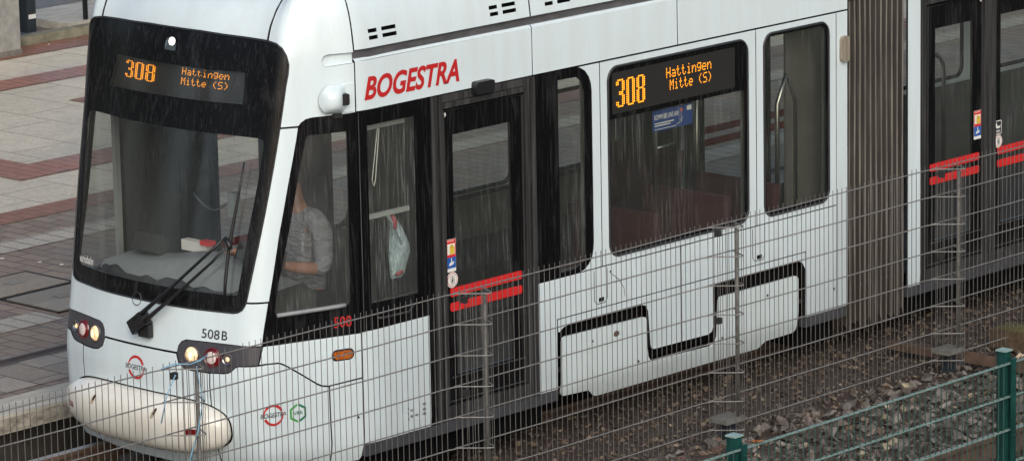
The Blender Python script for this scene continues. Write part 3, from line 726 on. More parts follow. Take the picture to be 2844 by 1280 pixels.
def sticker_round(y, z, par, off=.002, r=.053):
    mb = MB()
    for i, (k, c) in enumerate(((1, 0), (.88, 1), (.78, 0))):
        mb.cur = c
        o = off+i*.0008; mb.add([skside(y+r*k*math.cos(2*math.pi*j/24), z+r*k*math.sin(2*math.pi*j/24), o) for j in range(24)], [tuple(range(24))])
    mb.cur = 2; o = off+.0030
    for (a, b, c, d) in ((-.016, -.024, -.013, .026), (.013, -.024, .016, .026), (-.016, .023, .016, .026), (-.016, -.026, .016, -.023), (-.006, -.018, .004, .006), (-.004, .008, .005, .017), (.004, -.004, .010, .002), (-.010, -.010, -.004, -.006)):
        mb.add([skside(y+a, z+b, o), skside(y+c, z+b, o), skside(y+c, z+d, o), skside(y+a, z+d, o)], [(0, 1, 2, 3)])
    return mb.build('sticker', [M['cream'], M['pink'], M['ink']], par)
sticker_tall(.786, 1.298, door_r, off=-.006); sticker_round(.836, 1.243, door_r, off=-.005)

# ---- poster behind the big window
mb = MB(); PX = 1.118
def pq(mb, y0, z0, y1, z1, x): mb.add([(x, y0, z0), (x, y1, z0), (x, y1, z1), (x, y0, z1)], [(0, 1, 2, 3)])
mb.cur = 0; pq(mb, 2.875, 1.905, 3.294, 2.050, PX)
mb.cur = 1; pq(mb, 3.235, 2.008, 3.285, 2.040, PX+.0008)
for k in range(2): pq(mb, 2.895, 1.955-k*.016, 3.10-k*.04, 1.963-k*.016, PX+.0008)
pq(mb, 2.895, 1.916, 3.12, 1.920, PX+.0008)
mb.cur = 2; mb.disc((PX+.001, 3.178, 2.020), (1, 0, 0), .013, 12); mb.add([(PX+.001, 3.168, 2.013), (PX+.001, 3.188, 2.013), (PX+.001, 3.178, 1.993)], [(0, 2, 1)])
mb.cur = 1; mb.tube([(PX+.002, 3.178, 1.99), (PX+.002, 3.185, 1.96), (PX+.002, 3.172, 1.945), (PX+.002, 3.160, 1.955), (PX+.002, 3.170, 1.965), (PX+.002, 3.18, 1.94), (PX+.002, 3.12, 1.925)], .0016, 4)
pst = mb.build('poster', [simple('poster_blue', (.02, .06, .24), .5), M['cream'], simple('poster_orange', (.7, .14, .03), .5)], w2_right)
text_mesh('KOMM BEI UNS AN!', M['cream'], w2_right, 'lettering', lambda y, z, o: Vector((PX+.0015, y, z)), 2.893, 1.985, .255, .036, bold=.02)

# ---- lamps
def lampset(s):
    h = skin('lamp_housing', tram, M['house'], HS, off=-.004, thick=.02, st=.04, sides=(s,))
    for (u, z, r, kind) in ((.462, .966, .050, 'main'), (.619, .962, .052, 'red'), (.731, .962, .034, 'small')):
        p = onskin(s*u, z, -.002); n_ = (nrm(s*u, z)*.75+Vector((s*.05, -1, .05))*.25).normalized()
        hl = MB(); hl.disc(p, n_, r*1.12, 24, rings=((1.12, -.004), (1.06, .008), (.98, .009), (.94, -.004)), cap=False); o = hl.build('headlight' if kind != 'red' else 'tail_light', M['house'] if kind != 'red' else M['lensred'], h, smooth=True)
        g = MB()
        if kind == 'main':
            g.disc(p, n_, r, 24, rings=((1, .001), (.9, .010), (.6, .018), (.2, .022))); g.build('lens', M['lamp'], o, smooth=True)
            g = MB(); g.disc(p+n_*.0225+Vector((s*.004, 0, -.004)), n_, r*.30, 10, r*.52, rings=((1, 0), (.5, .003))); g.build('bulb_glow', M['lamphot'], o, smooth=True)
        elif kind == 'red':
            g.disc(p, n_, r*1.0, 24, rings=((1, .002), (.86, .012), (.74, .013))); g.build('lens', M['lensred'], o, smooth=True)
            g = MB(); g.disc(p+n_*.0135, n_, r*.76, 20, rings=((1, 0), (.8, .004), (.3, .006))); g.build('inner_lens', M['lenswhite'], o, smooth=True)
        else:
            g.disc(p, n_, r, 20, rings=((1, .001), (.8, -.004), (.45, -.014), (.3, -.002))); g.build('lens', M['chrome'], o, smooth=True)
            g = MB(); g.disc(p+n_*.0, n_, r*.55, 12, rings=((1, -.004), (.5, .006))); g.build('bulb_glow', M['lamp'], o, smooth=True)
for s in (1, -1): lampset(s)
# roof light behind the windscreen top
mb = MB(); p = onskin(0, 2.876, 0); n_ = nrm(0, 2.876)
mb.add([onskin(u, z, .004) for u, z in rrect(-.052, 2.838, .050, 2.922, [.045, .045, .008, .008], 6)], [tuple(range(28))]); tl = mb.build('top_light', M['chrome'], ws)
mb = MB(); mb.disc(p+Vector((.006, 0, .020)), n_, .024, 14, .026, rings=((1, .004), (.6, .010))); mb.build('lens', M['toplamp'], tl, smooth=True)
for s in (1, -1):
    ind = skin('indicator', tram, M['gasket'], rrect(1.466, .883, 1.627, .957, .036), off=-.010, thick=0, sides=(s,))
    skin('lens', ind, M['amber'], rrect(1.480, .892, 1.616, .946, .026), off=.006, thick=.014, sides=(s,), st=.02)

# ---- bumper
def boff(u, z):
    a = abs(u/.738)**4+abs((z-.505)/.172)**2.6
    return .05+.120*max(0.0, 1-a)**.5
bo = []
for k in range(64):
    t = 2*math.pi*k/64; c_, s_ = math.cos(t), math.sin(t)
    bo.append((math.copysign(abs(c_)**(2/4), c_)*.738, .505+math.copysign(abs(s_)**(2/2.6), s_)*.172))
skin('bumper_gap', tram, M['recess'], [(a*1.018, .505+(b-.505)*1.05) for a, b in bo], off=.0015, thick=0, st=.05)
bm_ = skin('bumper', tram, M['bump'], bo, off=.002, thick=.06, st=.022, offf=boff)
for s in (1, -1):
    mb = MB()
    fn = lambda u, z, o: onskin(u, z, boff(u, z)+.002+o)
    mb.add([fn(s*.545+a, .520+b, .0025) for a, b in rrect(-.045, -.016, .045, .016, .006, 3)], [tuple(range(16))]); mb.build('marker_light', M['lensred'], bm_)
    mb = MB(); mb.add([fn(s*.275+a, .600+b, .002) for a, b in [(.016*math.cos(q)+.014*math.sin(q), .034*math.sin(q)) for q in np.linspace(0, 2*math.pi, 16, endpoint=False)]], [tuple(range(16))])
    mb.build('step_hole', M['pipe'], bm_)
    mb = MB(); mb.add([fn(s*.275+a+.008, .612+b, .0035) for a, b in [(.008*math.cos(q)+.008*math.sin(q), .021*math.sin(q)) for q in np.linspace(0, 2*math.pi, 16, endpoint=False)]], [tuple(range(16))])
    mb.build('step_hole', M['recess'], bm_)
# coupler flap and dark underside of the nose
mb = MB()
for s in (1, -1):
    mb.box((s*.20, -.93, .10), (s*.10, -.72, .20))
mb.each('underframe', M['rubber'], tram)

# ---- wiper
def wp(L, off): return [onskin(u, z, off) for u, z in L]
wpr = empty('wiper', (0, 0, 0), parent=tram)
mb = MB(); mb.tube(wp([(.03, 1.135), (.13, 1.22), (.30, 1.36), (.55, 1.60), (.66, 1.705)], .075), .011, 6, taper=[.020, .016, .011, .010, .009]); mb.tube(wp([(.085, 1.110), (.19, 1.20), (.36, 1.34), (.60, 1.565), (.685, 1.665)], .070), .009, 6, taper=[.018, .015, .010, .009, .008])
mb.build('arm', M['black'], wpr, smooth=True)
mb = MB(); mb.tube(wp([(.735, 2.20), (.72, 2.02), (.700, 1.80), (.688, 1.62), (.690, 1.45), (.700, 1.30)], .030), .010, 5, taper=[.006, .009, .012, .012, .012, .008]); mb.tube(wp([(.665, 1.72), (.70, 1.69), (.715, 1.655)], .055), .018, 5)
mb.build('blade', M['black'], wpr, smooth=True)
mb = MB()
c = onskin(.045, 1.120, 0.04); mb.box(c-Vector((.075, .045, .05)), c+Vector((.07, .03, .045)), rot=Matrix.Rotation(R(-35), 3, 'Y')); c = onskin(.085, 1.075, .03); mb.box(c-Vector((.05, .02, .045)), c+Vector((.05, .02, .04)))
mb.build('pivot_box', M['black'], wpr)
mb = MB(); cc = [onskin(-.005+.042*math.cos(a), 1.262+.042*math.sin(a), .045) for a in np.linspace(0, 2*math.pi, 20, endpoint=False)]; mb.tube(cc, .0032, 4, closed=True); mb.build('hose_loop', M['doorframe'], wpr)

# ---- side camera beside the cab window
for s in (1, -1):
    cm = MB()
    n_ = nrm(s*1.50, 2.57); P = []
    base = rrect(1.368, 2.492, 1.672, 2.672, [.01, .09, .09, .01], 8)
    hgt = lambda u: .012 + .085*max(0, math.sin(math.pi*min(1, max(0, (u-1.365)/.36))))
    panel(cm, [(s*u, z) for u, z in base], [], off=0, thick=.01, st=.018, offf=lambda u, z: .010+.080*max(0, 1-abs((abs(u)-1.475)/.112)**2.6)*max(0, 1-abs((z-2.582)/.094)**3))
    mc = cm.build('side_camera', M['white'], tram, smooth=True)
    mb = MB(); panel(mb, [(s*u, z) for u, z in rrect(1.545, 2.545, 1.605, 2.618, .012, 3)], [], off=.062, thick=.06); mb.build('lens_box', M['black'], mc)

# ---- bellows
def bellows(s):
    pts = []
    y0, y1 = 4.985, 5.672; n = 11
    prof = []
    for i in range(n):
        a = y0+(y1-y0)*i/n; d = (y1-y0)/n
        prof += [(a, -.085), (a+d*.28, -.08), (a+d*.58, -.010), (a+d*.64, .0), (a+d*.70, -.004), (a+d*.86, -.075)]
    prof.append((y1, -.055))
    return prof
bp_ = bellows(1)
mb = MB()
def body_section(z0, z1):
    pass
path = [(1.12, .10), (1.13, .30), (1.13, 1.0), (1.13, 2.35), (1.10, 2.48), (1.10, 2.55)]
zt = [(.12, 0), (.3, .0), (1.0, 0), (2.2, 0), (2.56, 0)]
for s in (1, -1):
    vs = []; fs = []; nz = len(zt)
    for (y, o) in bp_:
        fr_ = random.uniform(-.04, .04)
        for j, (z, q) in enumerate(zt):
            vs.append((s*(1.135+o+.010*math.sin(z*2.6)*0), y+.006*math.sin(z*3+y*9), z+(fr_ if j == 0 else 0)))
    for kind_ in (0, 1):
        fs = []
        for i in range(len(bp_)-1):
            if (i % 6 in (2, 3)) != bool(kind_): continue
            for j in range(nz-1):
                f = (i*nz+j, (i+1)*nz+j, (i+1)*nz+j+1, i*nz+j+1); fs.append(f if s > 0 else f[::-1])
        mb.cur = kind_; mb.add(vs, fs)
    mb.cur = 0
    vs = []; fs = []          # folded-over upper hood of the bellows
    for i, (y, o) in enumerate(bp_):
        zz_ = 2.548-.06*(i/len(bp_))*0
        vs += [(s*(1.148+o), y, 2.535), (s*(1.145+o), y, 2.75), (s*(1.06+o), y, 2.92), (s*(.8+o), y, 3.05), (0, y, 3.1+o)]
    for i in range(len(bp_)-1):
        for j in range(4):
            f = (i*5+j, (i+1)*5+j, (i+1)*5+j+1, i*5+j+1); fs.append(f if s > 0 else f[::-1])
    mb.add(vs, fs)
mtb, n, b = mat('bellows_fabric')
t = tex(n, 'Noise', Scale=1.0, Detail=6.0, Roughness=0.7); n.links.new(coords(n, (30, 60, 1.3)), t.inputs['Vector'])
t2 = tex(n, 'Noise', Scale=1.0, Detail=4.0); n.links.new(coords(n, (3, 3, 3)), t2.inputs['Vector'])
c1 = ramp(n, t.outputs['Fac'], [(.3, (.018, .016, .014)), (.55, (.048, .043, .038)), (.78, (.12, .11, .10))])
sx = n.nodes.new('ShaderNodeSeparateXYZ'); tc = n.nodes.new('ShaderNodeTexCoord'); n.links.new(tc.outputs['Object'], sx.inputs[0])
mr = n.nodes.new('ShaderNodeMapRange'); mr.inputs['From Min'].default_value = 1.3; mr.inputs['From Max'].default_value = .25; n.links.new(sx.outputs['Z'], mr.inputs['Value'])
ad = n.nodes.new('ShaderNodeMath'); ad.operation = 'MULTIPLY'; n.links.new(mr.outputs['Result'], ad.inputs[0]); n.links.new(ramp(n, t2.outputs['Fac'], [(.3, .5), (.6, 1.0)]), ad.inputs[1])
n.links.new(mix(n, ad.outputs[0], c1, mix(n, t.outputs['Fac'], (.05, .034, .022), (.012, .009, .007))), b.inputs['Base Color']); b.inputs['Roughness'].default_value = .8
bump(n, t.outputs['Fac'], b, .4, .01)
mb.build('bellows', [mtb, simple('bellows_lit_ridge', (.16, .15, .135), .8, var=.45, scale=(50, 50, 2.5))], tram)  # paler ridge faces put the light on the pleats into the colour
mb = MB(); mb.box((-1.07, 4.98, .12), (-1.05, 5.68, 2.56)); mb.box((-1.05, 4.98, 2.56), (1.05, 5.68, 2.60)); mb.build('bellows_lining', M['indark'], tram)
for s in (1, -1):
    mb = MB(); vs = rrect(4.886, 2.110, 4.972, 2.300, .03, 5)
    panel(mb, [(s*u, z) for u, z in Y(vs)], [], off=.028, thick=.03); mb.build('marker_lamp', simple('lamp_lens_grimy', (.26, .23, .18), .4, var=.3, scale=(40, 40, 5)), tram)

# ---- second section
skin('end_strip', tram, M['white'], yr(5.690, .303, 5.838, 3.0), sides=(1, -1))
for s in (1, -1):
    fr = MB()
    def fpan(a, b, c, d, dd): panel(fr, [(s*u, z) for u, z in Y([(a, c), (b, c), (b, d), (a, d)])], [], off=dd, thick=.03)
    fpan(5.842, 5.890, .302, 2.478, .004); fpan(5.893, 5.920, .302, 2.478, -.006)
    fpan(6.618, 6.665, .40, 2.395, .004); fpan(6.668, 6.722, .40, 2.395, -.004); fpan(6.725, 6.756, .40, 2.395, .004)
    fpan(7.462, 7.56, .302, 2.478, .004); fpan(5.922, 7.46, 2.397, 2.432, .010); fpan(5.922, 7.46, 2.435, 2.478, 0); fpan(5.922, 7.46, .302, .398, .002)
    fr.build('door_frame', M['doorframe'], tram)
    da = door(5.924, 6.616, s, 1, [(6.031, .60), (6.500, .60), (6.500, 2.20), (6.031, 2.20)])
    dbb = door(6.760, 7.458, s, 1, [(6.841, .60), (7.32, .60), (7.32, 2.20), (6.841, 2.20)])
    if s == 1:
        sticker_tall(6.503, 1.290, da, off=-.006)
        text_mesh('8', M['cream'], tram, 'door_number', skside, 6.57, 2.330, .018, .030, bold=.02, off=-.004)
        sticker_round(6.810, 1.232, dbb, off=-.005, r=.050)
        mb = MB(); P_ = rrect(6.762, 1.285, 6.852, 1.392, .012, 3)
        mb.add([skside(a, z, -.006) for a, z in P_], [tuple(range(16))]); mb.cur = 1
        P_ = rrect(6.768, 1.291, 6.846, 1.386, .010, 3); mb.add([skside(a, z, -.0052) for a, z in P_], [tuple(range(16))]); mb.cur = 0
        mb.add([skside(a, z, -.0044) for a, z in ((6.776, 1.375), (6.792, 1.375), (6.796, 1.350), (6.828, 1.350), (6.838, 1.362), (6.832, 1.335), (6.79, 1.332), (6.776, 1.345))], [tuple(range(8))][:1])
        for cy in (6.793, 6.818):
            mb.tube([skside(cy+.009*math.cos(q), 1.310+.009*math.sin(q), -.003) for q in np.linspace(0, 2*math.pi, 12, endpoint=False)], .0018, 4, closed=True)
        mb.build('sticker', [M['cream'], M['ink']], dbb)
    skin('cantrail_panel', tram, M['white'], yr(5.842, 2.488, 12, 2.83), sides=(s,))
    wa, wb = rrect(7.80, 1.11, 9.40, 2.434, .095, 8), rrect(9.75, 1.11, 11.4, 2.434, .095, 8)
    skin('side_panel', tram, M['white'], yr(7.57, .303, 12, 2.478), holes=[Y(grow(wa, .003)), Y(grow(wb, .003))], sides=(s,))
    rounded_window(wa, s, 'window'); rounded_window(wb, s, 'window')
    skin('roof_fairing', tram, M['white'], yr(5.69, 3.0, 12, 3.40), sides=(s,), st=.12)
    skin('roof_fairing', tram, M['white'], yr(5.842, 2.84, 12, 3.0), sides=(s,), st=.12)
    mb = MB(); mb.box((s*1.085, 5.69, .225), (s*1.146, 12, .300)); mb.each('sill', M['sill'], tram)
mb = MB(); ring = [surf(-(U0+5.69), 3.40), surf(-(U0+12), 3.40), surf(U0+12, 3.40), surf(U0+5.69, 3.40)]
mb.add(ring, [(0, 1, 2, 3)][:1]); mb.build('roof', M['white'], tram)

# ---- underframe, floor, ceiling and inside
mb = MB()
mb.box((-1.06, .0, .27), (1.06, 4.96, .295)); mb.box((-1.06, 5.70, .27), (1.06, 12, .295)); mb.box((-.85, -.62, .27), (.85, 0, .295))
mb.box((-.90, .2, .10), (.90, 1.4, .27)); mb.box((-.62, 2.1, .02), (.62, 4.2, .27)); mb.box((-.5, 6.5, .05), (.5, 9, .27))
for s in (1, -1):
    mb.box((s*.70, .02, .04), (s*1.03, 1.80, .235)); mb.box((s*.70, 4.52, .06), (s*1.03, 4.95, .235)); mb.box((s*.70, 5.72, .05), (s*1.03, 9.5, .235)); mb.box((s*.66, 1.9, .02), (s*.74, 4.4, .24))  # side boxes added to make the black shade band below the sills
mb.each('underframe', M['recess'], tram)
mb = MB()
for y in (2.35, 3.95):
    for s in (1, -1): mb.disc((s*.78, y, .38), (s, 0, 0), .28, 28, rings=((1, -.10), (1, 0), (.8, .02), (.3, .02)))
mb.each('wheel', M['rust'], tram)
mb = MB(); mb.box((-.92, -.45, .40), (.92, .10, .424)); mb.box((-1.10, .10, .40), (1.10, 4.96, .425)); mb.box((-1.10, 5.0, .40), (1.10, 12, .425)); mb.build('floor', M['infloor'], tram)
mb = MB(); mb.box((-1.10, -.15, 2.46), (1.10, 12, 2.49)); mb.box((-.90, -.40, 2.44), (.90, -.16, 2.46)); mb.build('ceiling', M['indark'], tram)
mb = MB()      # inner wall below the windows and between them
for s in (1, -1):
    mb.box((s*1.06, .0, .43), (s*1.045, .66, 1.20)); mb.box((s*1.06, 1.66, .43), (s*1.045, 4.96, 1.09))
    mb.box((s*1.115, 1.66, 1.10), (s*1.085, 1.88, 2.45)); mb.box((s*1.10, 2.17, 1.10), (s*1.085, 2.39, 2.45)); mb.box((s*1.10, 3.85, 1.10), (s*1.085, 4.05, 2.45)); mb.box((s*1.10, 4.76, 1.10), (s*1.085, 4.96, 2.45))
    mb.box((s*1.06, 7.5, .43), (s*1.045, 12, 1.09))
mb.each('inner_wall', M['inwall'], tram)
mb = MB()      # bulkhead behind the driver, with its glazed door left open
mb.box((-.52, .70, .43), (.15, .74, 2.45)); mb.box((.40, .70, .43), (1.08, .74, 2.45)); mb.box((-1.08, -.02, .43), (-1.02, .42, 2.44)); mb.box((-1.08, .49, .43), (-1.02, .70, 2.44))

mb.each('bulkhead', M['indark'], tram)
mb = MB(); mb.box((.93, 4.52, .45), (.95, 4.93, 2.42)); mb.build('partition', simple('partition_grey', (.10, .096, .088), .5, var=.12), tram)
# dashboard
mb = MB(); sec = []
for x in np.linspace(-.80, .80, 17):
    h = 1.34+.10*math.exp(-((x-.05)/.42)**2); sec.append([(x, -.60+.14*abs(x)**2, 1.30), (x, -.46, h), (x, -.20, h+.02), (x, -.08, h-.06), (x, -.06, .6)])
vs = [p for s_ in sec for p in s_]; fs = []
for i in range(16):
    for j in range(4): fs.append((i*5+j, (i+1)*5+j, (i+1)*5+j+1, i*5+j+1))
mb.add(vs, fs); mb.build('dashboard', M['dash'], tram, smooth=True)
mb = MB(); mb.box((-.42, -.12, 1.40), (-.18, -.06, 1.47)); mb.cur = 1; mb.box((-.22, -.14, 1.46), (-.13, -.08, 1.49)); mb.build('desk_controls', [M['cream'], M['stripe']], tram)
mb = MB(); mb.tube([(-.35+.36*t, -.06, 1.78-.09*math.sin(math.pi*t)) for t in np.linspace(0, 1, 10)], .007, 5); mb.build('mirror_bracket', M['steel'], tram, smooth=True)
mb = MB(); mb.box((.30, -.30, 1.44), (.62, -.16, 1.56), rot=Matrix.Rotation(R(-25), 3, 'X')); mb.box((-.70, -.30, 1.38), (-.46, -.20, 1.50), rot=Matrix.Rotation(R(-25), 3, 'X')); mb.each('cab_screen', M['indark'], tram)
mb = MB(); xs_ = np.linspace(-.66, .66, 45); hh = [.018+.016*math.sin(9*x+1)+.012*math.sin(21*x)+.008*math.sin(37*x+2) for x in xs_]
vs = []
for x, h_ in zip(xs_, hh): vs += [(x, -.70+.14*x*x, 1.29), (x, -.675+.14*x*x, 1.325+max(0, h_)), (x, -.64+.14*x*x, 1.33+max(0, h_)*.9), (x, -.60+.14*x*x, 1.30)]
mb.add(vs, [(4*i_+j_, 4*i_+4+j_, 4*i_+5+j_, 4*i_+1+j_) for i_ in range(44) for j_ in range(3)])
mb.build('dash_mat', M['jeans'], tram, smooth=True)
mb = MB(); mb.tube([(-.68, -.02, 2.42), (-.66, .0, 2.25), (-.62, .0, 2.05)], .010, 5); mb.box((-.86, -.12, 2.20), (-.58, -.09, 2.24)); mb.build('sun_blind_arm', M['indark'], tram)
mb = MB(); mb.box((.02, -.10, 1.68), (.09, -.05, 1.84)); mb.build('ticket_reader', M['dash'], tram)
# light far-side jamb and blind
mb = MB()
mb.box((-1.02, -.17, 1.25), (-.985, -.13, 2.42)); mb.build('far_jamb', M['dash'], tram)
# driver's seat and passenger seats
st_ = MB(); st_.box((-.16, .36, 1.00), (.34, .50, 1.90)); st_.box((-.16, .02, .82), (.34, .46, .96)); st_.box((0, .18, .43), (.18, .32, .82)); st_.build('driver_seat', M['jeans'], tram)
for (y, x0, x1) in ((2.55, .30, 1.04), (3.30, .30, 1.04), (3.85, .30, 1.04), (4.35, -1.03, -.30)):
    sm = MB(); rot = Matrix.Rotation(R(8), 3, 'X')
    sm.box((x0, y, .78), (x1, y+.44, .88)); sm.box((x0, y+.40, .86), (x1, y+.47, 1.30), rot=Matrix.Rotation(R(-7), 3, 'X')); sm.build('passenger_seat', M['seat'], tram)
mb = MB(); mb.box((.35, 2.42, .44), (1.06, 4.4, .80)); mb.box((-1.06, 2.42, .44), (-.35, 4.4, .80)); mb.each('seat_podium', M['indark'], tram)
def arch(mb, x, y, z0, z1, w_, r=.016):
    pts = [(x, y, z0), (x, y, z1-w_/2)] + [(x, y+w_/2-w_/2*math.cos(a), z1-w_/2+w_/2*math.sin(a)) for a in np.linspace(0, math.pi, 9)] + [(x, y+w_, z0)]
    mb.tube(pts, r, 8)
mb = MB(); arch(mb, .55, 3.55, 1.3, 1.86, .22); mb.tube([(.55, 3.55, 1.62), (.55, 3.77, 1.62)], .014, 6)
mb.tube([(.2, 1.75, .43), (.2, 1.75, 2.45)], .018, 8); mb.tube([(-.3, 2.3, .43), (-.3, 2.3, 2.45)], .018, 8); mb.tube([(.25, 4.35, .43), (.25, 4.35, 2.45)], .02, 8); mb.tube([(.95, 4.42, .9), (.95, 4.42, 1.85), (.95, 4.52, 2.05), (.95, 4.62, 1.85), (.95, 4.62, .9)], .018, 8)
mb.tube([(-.45, 1.0, 2.15), (-.45, 4.7, 2.15)], .015, 6); mb.tube([(.45, 2.2, 2.15), (.45, 4.7, 2.15)], .015, 6)
arch(mb, .75, 6.35, .9, 1.9, .30); arch(mb, .8, 7.0, .9, 2.0, .25)
mb.build('grab_rail', M['steel'], tram, smooth=True)
# blind rod and blind box behind the cab door window
mb = MB(); mb.box((1.03, .10, 2.335), (1.075, .50, 2.375)); mb.build('blind_box', M['inlight'], tram)
mb = MB(); mb.tube([(1.06, .28, 2.33), (1.06, .235, 2.0), (1.06, .22, 1.96), (1.06, .205, 2.0), (1.06, .265, 2.33)], .004, 4); mb.build('blind_cord', M['cream'], tram)
mb = MB(); mb.box((1.06, .085, 1.755), (1.085, .515, 1.785)); mb.build('window_crossbar', M['inlight'], tram)
mb = MB(); mb.box((.93, -.25, .6), (1.0, .02, 1.215)); mb.build('console', M['indark'], tram)
print('tram done', len(bpy.data.objects))
exec_rest = True
# ============================================================ SETTING
def sheet(name, pts, mt, z, kind='structure', thick=0):
    mb = MB(); mb.add([(x, y, z) for x, y in pts], [tuple(range(len(pts)))])
    o = mb.build(name, mt)
    if o.data.polygons[0].normal.z < 0: o.data.flip_normals()
    return tag(o, kind=kind)
def rc(x0, y0, x1, y1): return [(x0, y0), (x1, y0), (x1, y1), (x0, y1)]
def paving(name, c, c2, joint, bw, bh, offx=0.5, mortar=.012, wet=.25, rot=0, speck=.35, scale_n=9, fine=140, rough=.6):
    """paving of stones bw x bh metres with aggregate specks, joints and damp patches"""
    mt, n, b = mat(name)
    tc = n.nodes.new('ShaderNodeTexCoord'); mp = n.nodes.new('ShaderNodeMapping'); n.links.new(tc.outputs['Object'], mp.inputs['Vector']); mp.inputs['Rotation'].default_value[2] = rot
    bk = n.nodes.new('ShaderNodeTexBrick'); n.links.new(mp.outputs[0], bk.inputs['Vector']); bk.offset = offx
    bk.inputs['Scale'].default_value = 1; bk.inputs['Brick Width'].default_value = bw; bk.inputs['Row Height'].default_value = bh; bk.inputs['Mortar Size'].default_value = mortar; bk.inputs['Mortar Smooth'].default_value = .3
    bk.inputs['Color1'].default_value = (*c, 1); bk.inputs['Color2'].default_value = (*c2, 1); bk.inputs['Mortar'].default_value = (*joint, 1)
    t = tex(n, 'Noise', Scale=float(fine), Detail=3.0, Roughness=.7); n.links.new(tc.outputs['Object'], t.inputs['Vector'])
    t2 = tex(n, 'Noise', Scale=1.1, Detail=5.0, Roughness=.6); n.links.new(tc.outputs['Object'], t2.inputs['Vector'])
    t3 = tex(n, 'Noise', Scale=float(scale_n), Detail=5.0, Roughness=.7); n.links.new(tc.outputs['Object'], t3.inputs['Vector'])
    a = mix(n, ramp(n, t.outputs['Fac'], [(.35, 1.0), (.5, .0)]), bk.outputs['Color'], mix(n, .6, bk.outputs['Color'], (.05, .045, .04)))
    a = mix(n, ramp(n, t.outputs['Fac'], [(.58, 0.), (.72, speck)]), a, (.62, .58, .5))
    a = mix(n, ramp(n, t3.outputs['Fac'], [(.45, 0.), (.75, .5)]), a, mix(n, .5, a, (.06, .05, .045)))
    a = mix(n, ramp(n, t2.outputs['Fac'], [(.45, 0.), (.7, wet)]), a, mix(n, .55, a, (.04, .035, .03)))
    n.links.new(a, b.inputs['Base Color'])
    n.links.new(ramp(n, t2.outputs['Fac'], [(.42, rough), (.68, rough*.5)]), b.inputs['Roughness'])
    b.inputs['Specular IOR Level'].default_value = .22
    mlt = n.nodes.new('ShaderNodeMath'); mlt.operation = 'SUBTRACT'; n.links.new(t.outputs['Fac'], mlt.inputs[0]); n.links.new(bk.outputs['Fac'], mlt.inputs[1])
    bump(n, mlt.outputs[0], b, .5, .006)
    return mt
beige = paving('slab_beige', (.66, .60, .48), (.59, .54, .43), (.28, .24, .19), 1.3, .62, .3, .008, speck=.45)
redb = paving('brick_red', (.40, .19, .135), (.34, .16, .115), (.14, .055, .04), .30, .125, .5, .008, speck=.06, rough=.5)
redb2 = paving('brick_red_wet', (.32, .145, .085), (.28, .125, .08), (.10, .05, .03), .30, .115, .5, .006, wet=.6, speck=.06, rough=.4)
brown = paving('paver_brown', (.32, .245, .18), (.24, .18, .135), (.085, .065, .05), .30, .14, .5, .008, wet=.5, speck=.18, rough=.5)
tile = paving('tile_light', (.50, .46, .38), (.44, .40, .33), (.11, .09, .07), .60, .172, 0., .008, rot=R(90)*0, speck=.35, rough=.55)
coverm = paving('cover_slab', (.36, .31, .24), (.22, .195, .155), (.22, .2, .16), 9, 9, 0, .0, speck=.45)
edge = simple('kerb_concrete', (.42, .40, .34), .7, var=.25, scale=(12, 4, 12))
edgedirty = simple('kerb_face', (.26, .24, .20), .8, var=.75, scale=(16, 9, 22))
sett = paving('road_setts', (.19, .145, .11), (.16, .125, .095), (.075, .06, .05), .22, .11, .5, .010, speck=.28, wet=.4, rough=.5)
setg = paving('road_setts_grey', (.20, .18, .145), (.175, .16, .13), (.09, .08, .065), .22, .11, .5, .010, speck=.28, wet=.4, rough=.5)

soilm, n, b = mat('ballast_bed')
t = tex(n, 'Noise', Scale=22.0, Detail=8.0, Roughness=.75); n.links.new(coords(n), t.inputs['Vector'])
t2 = tex(n, 'Noise', Scale=1.3, Detail=3.0); n.links.new(coords(n), t2.inputs['Vector'])
c1 = ramp(n, t.outputs['Fac'], [(.3, (.018, .013, .010)), (.55, (.065, .047, .036)), (.75, (.13, .10, .075))])
n.links.new(c1, b.inputs['Base Color']); b.inputs['Roughness'].default_value = .75; bump(n, t.outputs['Fac'], b, .8, .03)
ground = tag(MB().build('x', M['recess']), kind='structure'); bpy.data.objects.remove(ground)
sheet('ground', rc(-300, -300, 300, 300), simple('far_ground', (.09, .085, .06), .9, var=.4, scale=(.3, .3, .3)), -.25)
sheet('track_bed', rc(-1.35, -12, 6.2, 24), soilm, -.10)
# platform
mb = MB(); mb.add([(x, y, z) for x, y, z in ((-1.27, -14, .296), (-1.27, 26, .296), (-12.35, 26, .296), (-12.35, -14, .296))], [(0, 1, 2, 3)]); plat = mb.build('platform', beige); plat['kind'] = 'structure'
if plat.data.polygons[0].normal.z < 0: plat.data.flip_normals()
mb = MB()
for k in range(20):
    y = -14.2+k*2.0; mb.box((-1.62, y+.004, .18), (-1.25, y+1.996, .303))
o = tag(mb.build('platform_edge', edge), kind='structure')
mb = MB(); mb.box((-1.60, -14, -.2), (-1.40, 26, .18)); tag(mb.build('platform_wall', simple('platform_wall_dark', (.035, .032, .028), .85, var=.5, scale=(6, 6, 6))), kind='structure')
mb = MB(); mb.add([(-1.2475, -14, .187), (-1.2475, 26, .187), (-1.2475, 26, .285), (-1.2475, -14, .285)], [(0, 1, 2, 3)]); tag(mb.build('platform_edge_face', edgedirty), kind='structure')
sheet('brown_paving', rc(-5.93, -14, -1.62, 26), brown, .300)
sheet('light_tile_row', rc(-5.43, -14, -5.10, 26), tile, .304)
sheet('light_tile_row', rc(-3.39, -14, -3.07, 1.10), tile, .304)
sheet('light_tile_row', rc(-3.39, 1.95, -3.07, 26), tile, .304)
sheet('light_tile_patch', rc(-2.32, -14, -1.72, 26), paving('tile_patch', (.42, .37, .30), (.29, .24, .19), (.10, .08, .06), .46, .30, .5, .009, speck=.3, wet=.5), .304)
